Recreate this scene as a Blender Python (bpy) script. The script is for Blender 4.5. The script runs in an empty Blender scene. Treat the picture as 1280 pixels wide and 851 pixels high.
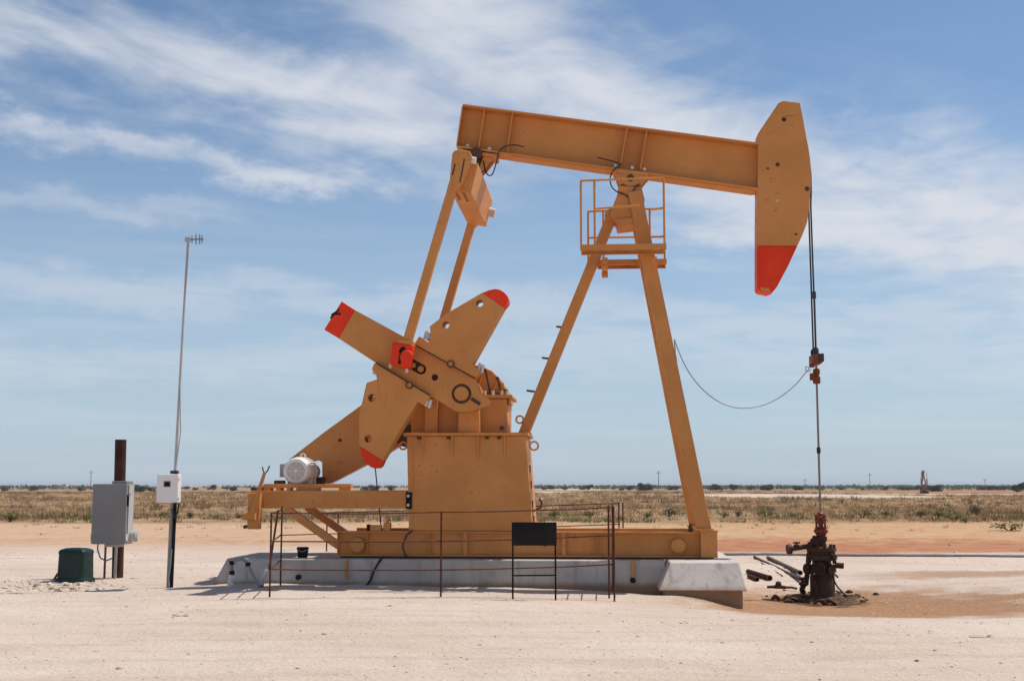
import bpy, math, random
from mathutils import Vector, Matrix, noise as mn
from mathutils.geometry import tessellate_polygon

random.seed(7)
SC = bpy.context.scene
COL = SC.collection
R = math.radians

# ------------------------------------------------------------------ camera
F, CX, CY = 1560.0, 640.0, 425.5            # focal length and centre in photograph pixels
EYE = 1.6
PITCH = math.atan(181.5 / F)
cam_d = bpy.data.cameras.new('camera')
cam = bpy.data.objects.new('camera', cam_d); COL.objects.link(cam)
cam.location = (0, 0, EYE)
cam.rotation_euler = (math.pi / 2 + PITCH, 0, 0)
cam_d.sensor_width = 36.0
cam_d.lens = F / 1280.0 * 36.0
cam_d.clip_start = 0.1
cam_d.clip_end = 30000
SC.camera = cam

# ------------------------------------------------------------------ light
SUN_TO = Vector((0.54, 0.22, 1.0)).normalized()      # towards the sun
EL = math.asin(SUN_TO.z)
AZ = math.atan2(SUN_TO.x, SUN_TO.y)                   # clockwise from +y
sl = bpy.data.lights.new('sun', 'SUN')
sl.energy = 4.3
sl.angle = R(0.53)
sl.color = (1.0, 0.955, 0.89)
sun = bpy.data.objects.new('sun', sl); COL.objects.link(sun)
sun.rotation_euler = (-SUN_TO).to_track_quat('-Z', 'Y').to_euler()
sun.location = (30, 30, 60)

SC.view_settings.view_transform = 'Standard'
SC.view_settings.look = 'None'
SC.view_settings.exposure = 0.0
SC.view_settings.gamma = 1.0
SC.view_settings.use_curve_mapping = False


# ------------------------------------------------------------------ node helpers
class NT:
    def __init__(s, tree):
        s.t = tree; s.n = tree.nodes; s.l = tree.links

    def node(s, typ, **kw):
        n = s.n.new(typ)
        for k, v in kw.items():
            setattr(n, k, v)
        return n

    def put(s, sock, v):
        if isinstance(v, bpy.types.NodeSocket):
            s.l.new(v, sock)
        elif v is not None:
            if isinstance(v, (tuple, list)) and len(v) == 3 and sock.type == 'RGBA':
                v = (*v, 1)
            sock.default_value = v

    def m(s, op, a, b=None, c=None, clamp=False):
        n = s.node('ShaderNodeMath', operation=op, use_clamp=clamp)
        s.put(n.inputs[0], a)
        if b is not None: s.put(n.inputs[1], b)
        if c is not None: s.put(n.inputs[2], c)
        return n.outputs[0]

    def v(s, op, a, b=None):
        n = s.node('ShaderNodeVectorMath', operation=op)
        s.put(n.inputs[0], a)
        if b is not None: s.put(n.inputs[1], b)
        return n.outputs[0]

    def comb(s, x, y, z):
        n = s.node('ShaderNodeCombineXYZ')
        s.put(n.inputs[0], x); s.put(n.inputs[1], y); s.put(n.inputs[2], z)
        return n.outputs[0]

    def sep(s, v):
        n = s.node('ShaderNodeSeparateXYZ'); s.put(n.inputs[0], v)
        return n.outputs

    def noise(s, vec, scale, detail=4, rough=0.5, dist=0.0, lac=2.0):
        n = s.node('ShaderNodeTexNoise')
        s.put(n.inputs['Vector'], vec)
        n.inputs['Scale'].default_value = scale
        n.inputs['Detail'].default_value = detail
        n.inputs['Roughness'].default_value = rough
        n.inputs['Distortion'].default_value = dist
        n.inputs['Lacunarity'].default_value = lac
        return n.outputs['Fac']

    def ramp(s, fac, lo, hi, a=0.0, b=1.0, smooth=True):
        n = s.node('ShaderNodeMapRange', interpolation_type='SMOOTHSTEP' if smooth else 'LINEAR')
        s.put(n.inputs['Value'], fac)
        for k, v in (('From Min', lo), ('From Max', hi), ('To Min', a), ('To Max', b)):
            s.put(n.inputs[k], v)
        return n.outputs['Result']

    def mix(s, fac, a, b, blend='MIX'):
        n = s.node('ShaderNodeMix', data_type='RGBA', blend_type=blend)
        s.put(n.inputs[0], fac); s.put(n.inputs[6], a); s.put(n.inputs[7], b)
        return n.outputs[2]

    def bump(s, h, strength, dist):
        n = s.node('ShaderNodeBump')
        s.put(n.inputs['Height'], h)
        n.inputs['Strength'].default_value = strength
        n.inputs['Distance'].default_value = dist
        return n.outputs['Normal']

    def curve(s, val, pts):
        n = s.node('ShaderNodeFloatCurve')
        c = n.mapping.curves[0]
        c.points[0].location = pts[0]; c.points[1].location = pts[-1]
        for p in pts[1:-1]:
            c.points.new(*p)
        n.mapping.use_clip = False
        n.mapping.extend = 'HORIZONTAL'
        n.mapping.update()
        s.put(n.inputs['Value'], val)
        return n.outputs[0]


# ------------------------------------------------------------------ world: sky with cirrus
world = bpy.data.worlds.new('World'); SC.world = world
world.use_nodes = True
world.cycles.sampling_method = 'MANUAL'
world.cycles.sample_map_resolution = 512
w = NT(world.node_tree)
w.n.clear()
sky = w.node('ShaderNodeTexSky', sky_type='NISHITA', sun_disc=False)
sky.sun_elevation = EL
sky.sun_rotation = AZ
sky.altitude = 850
sky.air_density = 1.0
sky.dust_density = 1.2
sky.ozone_density = 1.2
d = w.node('ShaderNodeTexCoord').outputs['Generated']
dx, dy, dz = w.sep(d)
zc = w.m('MAXIMUM', dz, 0.015)
PX = w.m('DIVIDE', dx, zc); PY = w.m('DIVIDE', dy, zc)
az = w.m('ARCTAN2', dx, dy)                                # azimuth, radians
el = w.m('ARCSINE', dz)
DEG = 180 / math.pi


def ang(px, py):
    u = (px - CX) / F; v = (CY - py) / F
    D = Vector((u, math.cos(PITCH) - v * math.sin(PITCH), math.sin(PITCH) + v * math.cos(PITCH))).normalized()
    return math.atan2(D.x, D.y), math.asin(D.z)


plane = w.comb(PX, PY, 0.0)
wn = w.noise(plane, 0.55, 3, 0.55)
wn2 = w.noise(w.v('ADD', plane, (7.3, 2.1, 0)), 0.55, 3, 0.55)
# fibres: the plane turned so that one axis runs along the wind, then stretched
ca, sa = math.cos(R(58)), math.sin(R(58))
al = w.m('ADD', w.m('MULTIPLY', PX, ca), w.m('MULTIPLY', PY, sa))
ac = w.m('SUBTRACT', w.m('MULTIPLY', PY, ca), w.m('MULTIPLY', PX, sa))
fib = w.comb(w.m('ADD', w.m('MULTIPLY', al, 0.42), w.m('MULTIPLY', wn, 1.0)), w.m('ADD', w.m('MULTIPLY', ac, 1.7), w.m('MULTIPLY', wn2, 1.9)), 0.0)
fibre = w.noise(fib, 1.25, 7, 0.55, 0.3)
puff = w.noise(w.comb(w.m('MULTIPLY', PX, 1.25), PY, 3.0), 2.1, 7, 0.55, 0.5)
tex = w.m('ADD', w.m('MULTIPLY', fibre, 0.5), w.m('MULTIPLY', puff, 0.5))
wob = w.m('MULTIPLY', w.m('SUBTRACT', w.noise(w.comb(w.m('MULTIPLY', az, 9), w.m('MULTIPLY', el, 14), 0.0), 1.0, 5, 0.62), 0.5), 0.085)


def band(pts, width, fade=None, amt=1.0, soft=0.36):
    """a streak of cirrus whose height over the horizon follows the azimuth; pts are photograph positions"""
    A = [ang(*p) for p in pts]
    a0, a1 = A[0][0], A[-1][0]
    cpts = [((a - a0) / (a1 - a0), e * 2) for a, e in A]
    t = w.m('DIVIDE', w.m('SUBTRACT', az, a0), a1 - a0)
    ec = w.m('MULTIPLY', w.curve(w.m('MINIMUM', w.m('MAXIMUM', t, 0.0), 1.0), cpts), 0.5)
    dd = w.m('DIVIDE', w.m('ABSOLUTE', w.m('ADD', w.m('SUBTRACT', el, ec), wob)), width)
    core = w.ramp(dd, 1.0, 0.0)
    if fade:
        f0, f1 = ang(fade[0], 200)[0], ang(fade[1], 200)[0]
        core = w.m('MULTIPLY', core, w.ramp(az, f0, f1))
    m_ = w.ramp(w.m('ADD', tex, w.m('MULTIPLY', core, 0.18)), 0.41, 0.41 + soft)
    return w.m('MULTIPLY', w.m('MULTIPLY', m_, w.m('POWER', core, 0.6)), amt)


bA = band([(-250, 20), (0, 35), (160, 55), (300, 95), (420, 130), (520, 160), (640, 195)], 0.070, (720, 480), 0.95)
bB = band([(380, -60), (520, 0), (640, 55), (760, 115), (900, 185), (1030, 220), (1150, 240), (1300, 290)], 0.112, (330, 600), 1.0)
bC = band([(-250, 120), (0, 158), (200, 190), (350, 212), (480, 225), (620, 236)], 0.022, (640, 420), 0.85)
bD = band([(780, 262), (900, 285), (1050, 292), (1200, 300), (1400, 310)], 0.030, (760, 900), 0.75)
bE = band([(-250, 225), (0, 250), (150, 262), (350, 272)], 0.018, (420, 200), 0.35)
bF = band([(-250, 345), (0, 352), (250, 362), (500, 375), (900, 395), (1400, 400)], 0.024, None, 0.36, 0.3)
bG = band([(-250, 455), (300, 450), (700, 440), (1400, 455)], 0.030, None, 0.32, 0.3)
low = w.m('MULTIPLY', w.ramp(w.noise(w.comb(w.m('MULTIPLY', az, 3.0), w.m('MULTIPLY', el, 42), 0.0), 1.6, 6, 0.55, 0.3), 0.42, 0.72), w.ramp(el, 0.30, 0.06))
gen = w.m('MULTIPLY', w.m('MULTIPLY', w.ramp(tex, 0.52, 0.72), w.ramp(el, 0.27, 0.5)), 0.6)
mask = bA
for b in (bB, bC, bD, bE, bF, bG, w.m('MULTIPLY', low, 0.22), gen):
    mask = w.m('SUBTRACT', w.m('ADD', mask, b), w.m('MULTIPLY', mask, b))      # screen
# thin veil of dust towards the horizon
veil = w.ramp(el, 0.30, 0.0, 0.0, 0.80, False)
bg_sky = w.node('ShaderNodeBackground'); w.put(bg_sky.inputs[0], w.mix(1.0, sky.outputs[0], (0.88, 1.0, 1.07), 'MULTIPLY')); bg_sky.inputs[1].default_value = 0.105
bg_veil = w.node('ShaderNodeBackground'); w.put(bg_veil.inputs[0], (0.47, 0.58, 0.71)); bg_veil.inputs[1].default_value = 1.0
bg_cl = w.node('ShaderNodeBackground'); w.put(bg_cl.inputs[0], (0.70, 0.73, 0.79)); bg_cl.inputs[1].default_value = 1.0
mx1 = w.node('ShaderNodeMixShader'); w.put(mx1.inputs[0], veil); w.l.new(bg_sky.outputs[0], mx1.inputs[1]); w.l.new(bg_veil.outputs[0], mx1.inputs[2])
mx2 = w.node('ShaderNodeMixShader'); w.put(mx2.inputs[0], mask); w.l.new(mx1.outputs[0], mx2.inputs[1]); w.l.new(bg_cl.outputs[0], mx2.inputs[2])
wo = w.node('ShaderNodeOutputWorld'); w.l.new(mx2.outputs[0], wo.inputs[0])


# ------------------------------------------------------------------ materials
def new_mat(name):
    m = bpy.data.materials.new(name); m.use_nodes = True
    t = NT(m.node_tree)
    b = t.n['Principled BSDF']
    return m, t, b


def opos(t):
    return t.node('ShaderNodeTexCoord').outputs['Object']


def paint(name, col, rough=0.45, dust=(0.55, 0.42, 0.30), dirt=0.35, rust=0.25, spec=0.4, fade=0.12):
    """old enamel: faded patches, settled dust, a few rust specks and runs"""
    m, t, b = new_mat(name)
    p = opos(t)
    n1 = t.noise(p, 1.3, 6, 0.6)
    n2 = t.noise(p, 9.0, 5, 0.6)
    px_, py_, pz_ = t.sep(p)
    runs = t.noise(t.comb(t.m('MULTIPLY', px_, 9), t.m('MULTIPLY', py_, 9), t.m('MULTIPLY', pz_, 0.9)), 1.6, 5, 0.65)
    c = t.mix(t.ramp(n1, 0.35, 0.7), tuple(x * (1 - fade) for x in col), tuple(min(1, x * (1 + fade) + 0.01) for x in col))
    c = t.mix(t.m('MULTIPLY', t.ramp(n2, 0.5, 0.8), dirt * 0.5), c, dust)
    c = t.mix(t.m('MULTIPLY', t.m('MULTIPLY', t.ramp(runs, 0.56, 0.74), t.ramp(t.noise(p, 0.8, 3, 0.5), 0.42, 0.62)), dirt), c, tuple(x * 0.5 for x in col))
    speck = t.m('MULTIPLY', t.ramp(t.noise(p, 17.0, 3, 0.5), 0.66, 0.72), t.ramp(n1, 0.45, 0.62))
    c = t.mix(t.m('MULTIPLY', speck, rust), c, (0.10, 0.035, 0.015))
    t.put(b.inputs['Base Color'], c)
    t.put(b.inputs['Roughness'], t.ramp(n2, 0.3, 0.7, rough - 0.08, rough + 0.18))
    b.inputs['Specular IOR Level'].default_value = spec
    t.put(b.inputs['Normal'], t.bump(t.m('ADD', t.m('MULTIPLY', n1, 0.6), t.noise(p, 60, 3, 0.5)), 0.25, 0.004))
    return m


M = {}
M['tan'] = paint('tan_paint', (0.605, 0.250, 0.066), 0.46, dust=(0.62, 0.33, 0.13), dirt=0.42, rust=0.6, spec=0.22, fade=0.07)
M['red'] = paint('red_paint', (0.82, 0.040, 0.003), 0.45, dust=(0.66, 0.06, 0.015), dirt=0.2, rust=0.15, spec=0.22)
M['orange'] = paint('orange_clamp_paint', (0.20, 0.045, 0.012), 0.55, dust=(0.2, 0.09, 0.04), spec=0.2, dirt=0.5, rust=0.8)
M['grey_box'] = paint('grey_enclosure_paint', (0.215, 0.212, 0.205), 0.45, dust=(0.26, 0.24, 0.21), dirt=0.12, rust=0.05, fade=0.05)
M['white_box'] = paint('white_enclosure_paint', (0.80, 0.77, 0.73), 0.4, dust=(0.6, 0.5, 0.4), dirt=0.12, rust=0.03, fade=0.04)
M['motor'] = paint('white_motor_paint', (0.78, 0.76, 0.72), 0.38, dust=(0.5, 0.42, 0.34), dirt=0.3, rust=0.05, fade=0.05)
M['green'] = paint('green_plastic', (0.004, 0.024, 0.019), 0.42, dust=(0.02, 0.03, 0.025), dirt=0.25, rust=0.0, spec=0.3)
M['black'] = paint('black_paint', (0.011, 0.009, 0.009), 0.7, dust=(0.03, 0.022, 0.02), dirt=0.3, rust=0.2, spec=0.15)
M['dark_hole'] = paint('greasy_steel_and_shade', (0.080, 0.030, 0.013), 0.5, dust=(0.05, 0.03, 0.02), dirt=0.3)  # dark steel parts and holes; also colours the painted shade strips
M['steel'] = paint('galvanised_steel', (0.45, 0.45, 0.45), 0.42, dust=(0.42, 0.38, 0.33), dirt=0.2, rust=0.1, spec=0.6)
M['bolt'] = paint('zinc_bolts', (0.62, 0.60, 0.56), 0.35, dirt=0.2, rust=0.2, spec=0.7)
M['rubber'] = paint('black_rubber', (0.015, 0.016, 0.020), 0.55, dust=(0.07, 0.06, 0.05), dirt=0.3, rust=0)
M['conduit'] = paint('grey_conduit', (0.40, 0.385, 0.36), 0.5, dust=(0.4, 0.33, 0.26), dirt=0.35, rust=0.1)
M['grille'] = paint('fan_grille_grey', (0.26, 0.25, 0.235), 0.5, dirt=0.3, rust=0.05)
M['cable'] = paint('steel_wire_rope', (0.035, 0.022, 0.026), 0.5, dust=(0.06, 0.04, 0.04), dirt=0.3)
M['rod'] = paint('polished_rod_steel', (0.22, 0.16, 0.13), 0.32, dirt=0.3, spec=0.7)
M['oil'] = paint('oil_blackened_iron', (0.062, 0.024, 0.013), 0.5, dust=(0.17, 0.075, 0.036), dirt=0.55, rust=0.6, spec=0.18)
M['oil_green'] = paint('dirty_green_iron', (0.065, 0.036, 0.020), 0.55, dust=(0.17, 0.10, 0.05), dirt=0.7, rust=0.8, spec=0.18)
M['stuffing'] = paint('dark_red_iron', (0.20, 0.034, 0.014), 0.55, dust=(0.20, 0.10, 0.06), dirt=0.5, rust=0.7)
M['far_red'] = paint('faded_red_iron', (0.30, 0.12, 0.075), 0.6, dirt=0.3)
M['wood'] = paint('weathered_pole_wood', (0.16, 0.12, 0.09), 0.8, dirt=0.4, rust=0)


def rusty(name, a, b_, scale=6):
    m, t, b = new_mat(name)
    p = opos(t)
    n1 = t.noise(p, scale, 7, 0.65); n2 = t.noise(p, scale * 6, 4, 0.6)
    c = t.mix(t.ramp(n1, 0.35, 0.68), a, b_)
    c = t.mix(t.m('MULTIPLY', t.ramp(n2, 0.45, 0.75), 0.4), c, (0.02, 0.010, 0.007))
    t.put(b.inputs['Base Color'], c)
    b.inputs['Roughness'].default_value = 0.85
    b.inputs['Specular IOR Level'].default_value = 0.2
    t.put(b.inputs['Normal'], t.bump(n2, 0.5, 0.004))
    return m


M['rust'] = rusty('rusty_rebar', (0.075, 0.026, 0.015), (0.15, 0.055, 0.028))
M['rust_pipe'] = rusty('rusty_casing_pipe', (0.040, 0.016, 0.011), (0.090, 0.036, 0.021), 3)
M['sludge'] = rusty('oily_sludge', (0.05, 0.025, 0.013), (0.20, 0.105, 0.05), 5)
M['rust_light'] = rusty('light_rusty_pipe', (0.11, 0.075, 0.055), (0.20, 0.14, 0.10), 5)


def m_concrete():
    m, t, b = new_mat('weathered_concrete')
    p = opos(t)
    n1 = t.noise(p, 0.9, 7, 0.62); n2 = t.noise(p, 7, 6, 0.65); n3 = t.noise(p, 70, 3, 0.6)
    px_, py_, pz_ = t.sep(p)
    runs = t.noise(t.comb(t.m('MULTIPLY', px_, 5), t.m('MULTIPLY', py_, 5), t.m('MULTIPLY', pz_, 0.6)), 1.5, 5, 0.6)
    c = t.mix(t.ramp(n1, 0.3, 0.72), (0.45, 0.39, 0.325), (0.60, 0.545, 0.48))
    c = t.mix(t.m('MULTIPLY', t.ramp(runs, 0.5, 0.72), 0.6), c, (0.30, 0.235, 0.18))
    c = t.mix(t.m('MULTIPLY', t.ramp(n2, 0.52, 0.75), 0.5), c, (0.30, 0.27, 0.24))
    # soil splashed on the parts close to and below the ground line
    low_ = t.ramp(t.m('ADD', pz_, t.m('MULTIPLY', t.m('SUBTRACT', n2, 0.5), 0.10)), 0.10, -0.02)
    c = t.mix(t.m('MULTIPLY', low_, 0.85), c, (0.30, 0.155, 0.075))
    t.put(b.inputs['Base Color'], c)
    b.inputs['Roughness'].default_value = 0.92
    b.inputs['Specular IOR Level'].default_value = 0.2
    t.put(b.inputs['Normal'], t.bump(t.m('ADD', t.m('MULTIPLY', n2, 1.0), t.m('MULTIPLY', n3, 0.25)), 0.6, 0.012))
    return m


M['concrete'] = m_concrete()


def m_leaf(name, a, b_, trans=0.25):
    m, t, b = new_mat(name)
    g = t.node('ShaderNodeNewGeometry').outputs['Random Per Island']
    c = t.mix(g, a, b_)
    t.put(b.inputs['Base Color'], c)
    b.inputs['Roughness'].default_value = 0.75
    b.inputs['Specular IOR Level'].default_value = 0.15
    tr = t.node('ShaderNodeBsdfTranslucent'); t.put(tr.inputs[0], c)
    mx = t.node('ShaderNodeMixShader'); mx.inputs[0].default_value = trans
    t.l.new(b.outputs[0], mx.inputs[1]); t.l.new(tr.outputs[0], mx.inputs[2])
    t.l.new(mx.outputs[0], t.n['Material Output'].inputs[0])
    return m


M['leaf'] = m_leaf('mesquite_leaves', (0.055, 0.078, 0.040), (0.12, 0.145, 0.08), 0.35)
M['weed'] = m_leaf('green_weed', (0.11, 0.125, 0.04), (0.25, 0.23, 0.09))
M['brush'] = m_leaf('brown_brush', (0.12, 0.08, 0.045), (0.24, 0.17, 0.10))
M['straw'] = m_leaf('dry_grass', (0.27, 0.16, 0.073), (0.45, 0.295, 0.148), 0.4)
M['bark'] = rusty('tree_bark', (0.05, 0.035, 0.025), (0.10, 0.075, 0.055), 4)


def m_stone():
    m, t, b = new_mat('caliche_stone')
    g = t.node('ShaderNodeNewGeometry').outputs['Random Per Island']
    c = t.mix(g, (0.42, 0.29, 0.20), (0.72, 0.62, 0.52))
    c = t.mix(t.ramp(g, 0.0, 0.12, 1.0, 0.0), c, (0.24, 0.15, 0.10))
    t.put(b.inputs['Base Color'], c)
    b.inputs['Roughness'].default_value = 0.95
    b.inputs['Specular IOR Level'].default_value = 0.1
    return m


M['stone'] = m_stone()


# ------------------------------------------------------------------ photograph position -> place
def ray(px, py):
    u = (px - CX) / F; v = (CY - py) / F
    return Vector((u, math.cos(PITCH) - v * math.sin(PITCH), math.sin(PITCH) + v * math.cos(PITCH)))


def Wp(px, py, D):                       # at distance D from the camera's line
    r = ray(px, py)
    return Vector((0, 0, EYE)) + r * (D / r.y)


def Gp(px, py, z=0.0):                   # on level ground
    r = ray(px, py)
    return Vector((0, 0, EYE)) + r * ((z - EYE) / r.z)


PY0, TH = 21.7, R(4.2)                   # the machine's centre and its turn
cT, sT = math.cos(TH), math.sin(TH)


def L(px, py, ly):                       # machine coordinates on its own plane y = ly
    r = ray(px, py)
    k = (ly + PY0 * cT) / (r.x * sT + r.y * cT)
    p = Vector((0, 0, EYE)) + r * k
    return Vector((p.x * cT - (p.y - PY0) * sT, ly, p.z))


def toW(v):                              # machine -> world
    return Vector((v.x * cT + v.y * sT, PY0 - v.x * sT + v.y * cT, v.z))


# ------------------------------------------------------------------ terrain height
ROD = toW(L(1025.5, 640, 0)); WELL = Vector((ROD.x, ROD.y, 0))


def gz(x, y):
    z = 0.0
    if abs(x) < 60 and -5 < y < 80:
        z += 0.035 * mn.noise((x * 0.25, y * 0.35, 1.3)) + 0.018 * mn.noise((x * 0.9, y * 1.1, 4.1))
        if abs(x) < 15 and 7 < y < 32:
            z += 0.009 * mn.noise((x * 3.1, y * 3.4, 9.0)) + 0.005 * mn.noise((x * 8.0, y * 8.5, 2.0))
            z += 0.006 * mn.noise((x * 0.5, y * 5.0, 5.0))
            yt = y - 0.06 * x + 0.35 * mn.noise((x * 0.12, 0, 6.0))          # wheel ruts
            for yc, dp in ((13.6, 0.016), (15.1, 0.014), (11.2, 0.010)):
                e_ = abs(yt - yc)
                if e_ < 0.4: z += dp * (0.55 * math.exp(-((e_ - 0.22) / 0.07) ** 2) - math.exp(-(e_ / 0.13) ** 2)) * (0.6 + 0.8 * mn.noise((x * 0.4, yc, 2.0)))
        d2 = ((x - WELL.x) / 3.2) ** 2 + ((y - WELL.y + 1.4) / 3.3) ** 2
        z -= 0.33 * math.exp(-d2)
        d2 = ((x - 3.75) / 0.7) ** 2 + ((y - 19.0) / 0.9) ** 2
        z -= 0.07 * math.exp(-d2)
        d2 = ((x - 2.6) / 0.7) ** 2 + ((y - 19.2) / 0.4) ** 2
        z += 0.09 * math.exp(-d2)
        d2 = ((x + 7.6) / 1.2) ** 2 + ((y - 21.0) / 0.8) ** 2
        z += 0.05 * math.exp(-d2)
    if y > 30:
        z += 0.10 * mn.noise((x * 0.06, y * 0.05, 7.7)) * min(1, (y - 30) / 20)
    if 33 < y < 58:                        # low bank where the pad was scraped
        z += 0.12 * math.exp(-((y - 36.5 - 1.5 * mn.noise((x * 0.1, 0, 3))) / 1.3) ** 2)
    if y > 80:
        z += 0.5 * mn.noise((x * 0.006, y * 0.006, 2.2)) * min(1, (y - 80) / 150)
    return z


# ------------------------------------------------------------------ mesh builder
def frame(d):
    d = d.normalized()
    up = Vector((0, 0, 1)) if abs(d.z) < 0.95 else Vector((0, 1, 0))
    a = d.cross(up).normalized(); b = a.cross(d).normalized()
    return a, b


class MB:
    def __init__(s):
        s.v = []; s.f = []

    def add(s, vs, fs):
        o = len(s.v)
        s.v += [tuple(p) for p in vs]
        s.f += [tuple(i + o for i in f) for f in fs]
        return s

    def box(s, lo, hi):
        x0, y0, z0 = lo; x1, y1, z1 = hi
        return s.add([(x0, y0, z0), (x1, y0, z0), (x1, y1, z0), (x0, y1, z0), (x0, y0, z1), (x1, y0, z1), (x1, y1, z1), (x0, y1, z1)],
                     [(0, 3, 2, 1), (4, 5, 6, 7), (0, 1, 5, 4), (1, 2, 6, 5), (2, 3, 7, 6), (3, 0, 4, 7)])

    def beam(s, p0, p1, wy, wz, side=None):
        """rectangular bar; wy along the side axis, wz across"""
        p0, p1 = Vector(p0), Vector(p1); dd = (p1 - p0).normalized()
        if side is None:
            a, b = frame(dd)
        else:
            a = Vector(side); a = (a - dd * a.dot(dd)).normalized(); b = a.cross(dd).normalized()
        vs = []
        for p in (p0, p1):
            for i, j in ((-1, -1), (1, -1), (1, 1), (-1, 1)):
                vs.append(p + a * i * wy / 2 + b * j * wz / 2)
        return s.add(vs, [(0, 1, 2, 3), (7, 6, 5, 4), (0, 4, 5, 1), (1, 5, 6, 2), (2, 6, 7, 3), (3, 7, 4, 0)])

    def tube(s, pts, r, n=8, cap=True):
        pts = [Vector(p) for p in pts]
        rs = r if isinstance(r, (list, tuple)) else [r] * len(pts)
        vs = []; fs = []; a = None
        for i, p in enumerate(pts):
            d = (pts[min(i + 1, len(pts) - 1)] - pts[max(i - 1, 0)]).normalized()
            if a is None: a, b = frame(d)
            else:
                a = (a - d * a.dot(d)).normalized(); b = a.cross(d)
            for k in range(n):
                t = 2 * math.pi * k / n
                vs.append(p + (a * math.cos(t) + b * math.sin(t)) * rs[i])
        for i in range(len(pts) - 1):
            for k in range(n):
                k2 = (k + 1) % n
                fs.append((i * n + k, i * n + k2, (i + 1) * n + k2, (i + 1) * n + k))
        if cap:
            fs.append(tuple(range(n))[::-1]); o = (len(pts) - 1) * n; fs.append(tuple(o + k for k in range(n)))
        return s.add(vs, fs)

    def cyl(s, p0, p1, r, n=20):
        return s.tube([p0, p1], r, n)

    def ring(s, c, axis, ro, ri, n=24, h=None):
        """flat washer or torus-like eye around axis with height h"""
        c = Vector(c); axis = Vector(axis).normalized(); a, b = frame(axis)
        h = h or (ro - ri)
        vs = []; fs = []
        for k in range(n):
            t = 2 * math.pi * k / n; e = a * math.cos(t) + b * math.sin(t)
            for rr, hh in ((ri, -h / 2), (ro, -h / 2), (ro, h / 2), (ri, h / 2)):
                vs.append(c + e * rr + axis * hh)
        for k in range(n):
            k2 = (k + 1) % n
            for q in range(4):
                q2 = (q + 1) % 4
                fs.append((k * 4 + q, k2 * 4 + q, k2 * 4 + q2, k * 4 + q2))
        return s.add(vs, fs)

    def lathe(s, c, prof, axis=(0, 0, 1), n=24):
        """prof: list of (radius, distance along axis)"""
        c = Vector(c); axis = Vector(axis).normalized()
        return s.tube([c + axis * h for _, h in prof], [max(r, 1e-4) for r, _ in prof], n) if False else s._lathe(c, prof, axis, n)

    def _lathe(s, c, prof, axis, n):
        a, b = frame(axis)
        vs = []; fs = []
        for r, h in prof:
            for k in range(n):
                t = 2 * math.pi * k / n
                vs.append(c + axis * h + (a * math.cos(t) + b * math.sin(t)) * max(r, 1e-4))
        for i in range(len(prof) - 1):
            for k in range(n):
                k2 = (k + 1) % n
                fs.append((i * n + k, i * n + k2, (i + 1) * n + k2, (i + 1) * n + k))
        fs.append(tuple(range(n))[::-1]); o = (len(prof) - 1) * n; fs.append(tuple(o + k for k in range(n)))
        return s.add(vs, fs)

    def plate(s, outer, y0, y1, holes=()):
        """outline in the x-z plane given thickness along y, with through holes"""
        loops = [list(outer)] + [list(h) for h in holes]
        tri = tessellate_polygon([[Vector((x, z, 0)) for x, z in lp] for lp in loops])
        flat = [p for lp in loops for p in lp]; n = len(flat)
        area = sum(outer[i][0] * outer[(i + 1) % len(outer)][1] - outer[(i + 1) % len(outer)][0] * outer[i][1] for i in range(len(outer)))
        vs = [(x, y0, z) for x, z in flat] + [(x, y1, z) for x, z in flat]
        fs = []
        for a, b, c in tri:
            A, B, C = flat[a], flat[b], flat[c]
            cr = (B[0] - A[0]) * (C[1] - A[1]) - (B[1] - A[1]) * (C[0] - A[0])
            if cr < 0: b, c = c, b
            fs.append((a, b, c)); fs.append((c + n, b + n, a + n))
        o = 0
        for li, lp in enumerate(loops):
            m_ = len(lp)
            for i in range(m_):
                j = (i + 1) % m_
                fs.append((o + i, o + i + n, o + j + n, o + j))
            o += m_
        return s.add(vs, fs)

    def build(s, name, mat, parent=None, bevel=0.0, smooth=None, seg=2):
        me = bpy.data.meshes.new(name)
        me.from_pydata([tuple(v) for v in s.v], [], s.f)
        import bmesh
        bm = bmesh.new(); bm.from_mesh(me)
        bmesh.ops.recalc_face_normals(bm, faces=bm.faces)
        bm.to_mesh(me); bm.free()
        if smooth is not None:
            for p in me.polygons: p.use_smooth = True
            me.set_sharp_from_angle(angle=R(smooth))
        me.materials.append(M[mat])
        o = bpy.data.objects.new(name, me); COL.objects.link(o)
        if parent is not None: o.parent = parent
        if bevel:
            bv = o.modifiers.new('edge', 'BEVEL'); bv.width = bevel; bv.segments = seg; bv.limit_method = 'ANGLE'; bv.angle_limit = R(38)
        return o


def crv(pts, n=5):
    """smooth curve through the points"""
    P_ = [Vector(p) for p in pts]; P_ = [P_[0]] + P_ + [P_[-1]]; out = []
    for i in range(1, len(P_) - 2):
        a, b, c, d_ = P_[i - 1:i + 3]
        for k in range(n):
            t = k / n
            out.append(0.5 * ((2 * b) + (c - a) * t + (2 * a - 5 * b + 4 * c - d_) * t * t + (3 * b - a - 3 * c + d_) * t ** 3))
    return out + [P_[-2]]


def circ(cx, cz, r, n=20):
    return [(cx + r * math.cos(2 * math.pi * k / n), cz + r * math.sin(2 * math.pi * k / n)) for k in range(n)]


def tag(o, label=None, cat=None, group=None, kind=None):
    if label: o['label'] = label
    if cat: o['category'] = cat
    if group: o['group'] = group
    if kind: o['kind'] = kind
    return o


def empty(name, loc, rz=0.0):
    o = bpy.data.objects.new(name, None); COL.objects.link(o)
    o.empty_display_size = 0.3
    o.location = loc; o.rotation_euler = (0, 0, rz)
    return o


def copy_tree(o, parent=None):
    c = o.copy(); COL.objects.link(c)
    if parent is not None: c.parent = parent
    for ch in list(o.children):
        copy_tree(ch, c)
    return c


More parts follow.
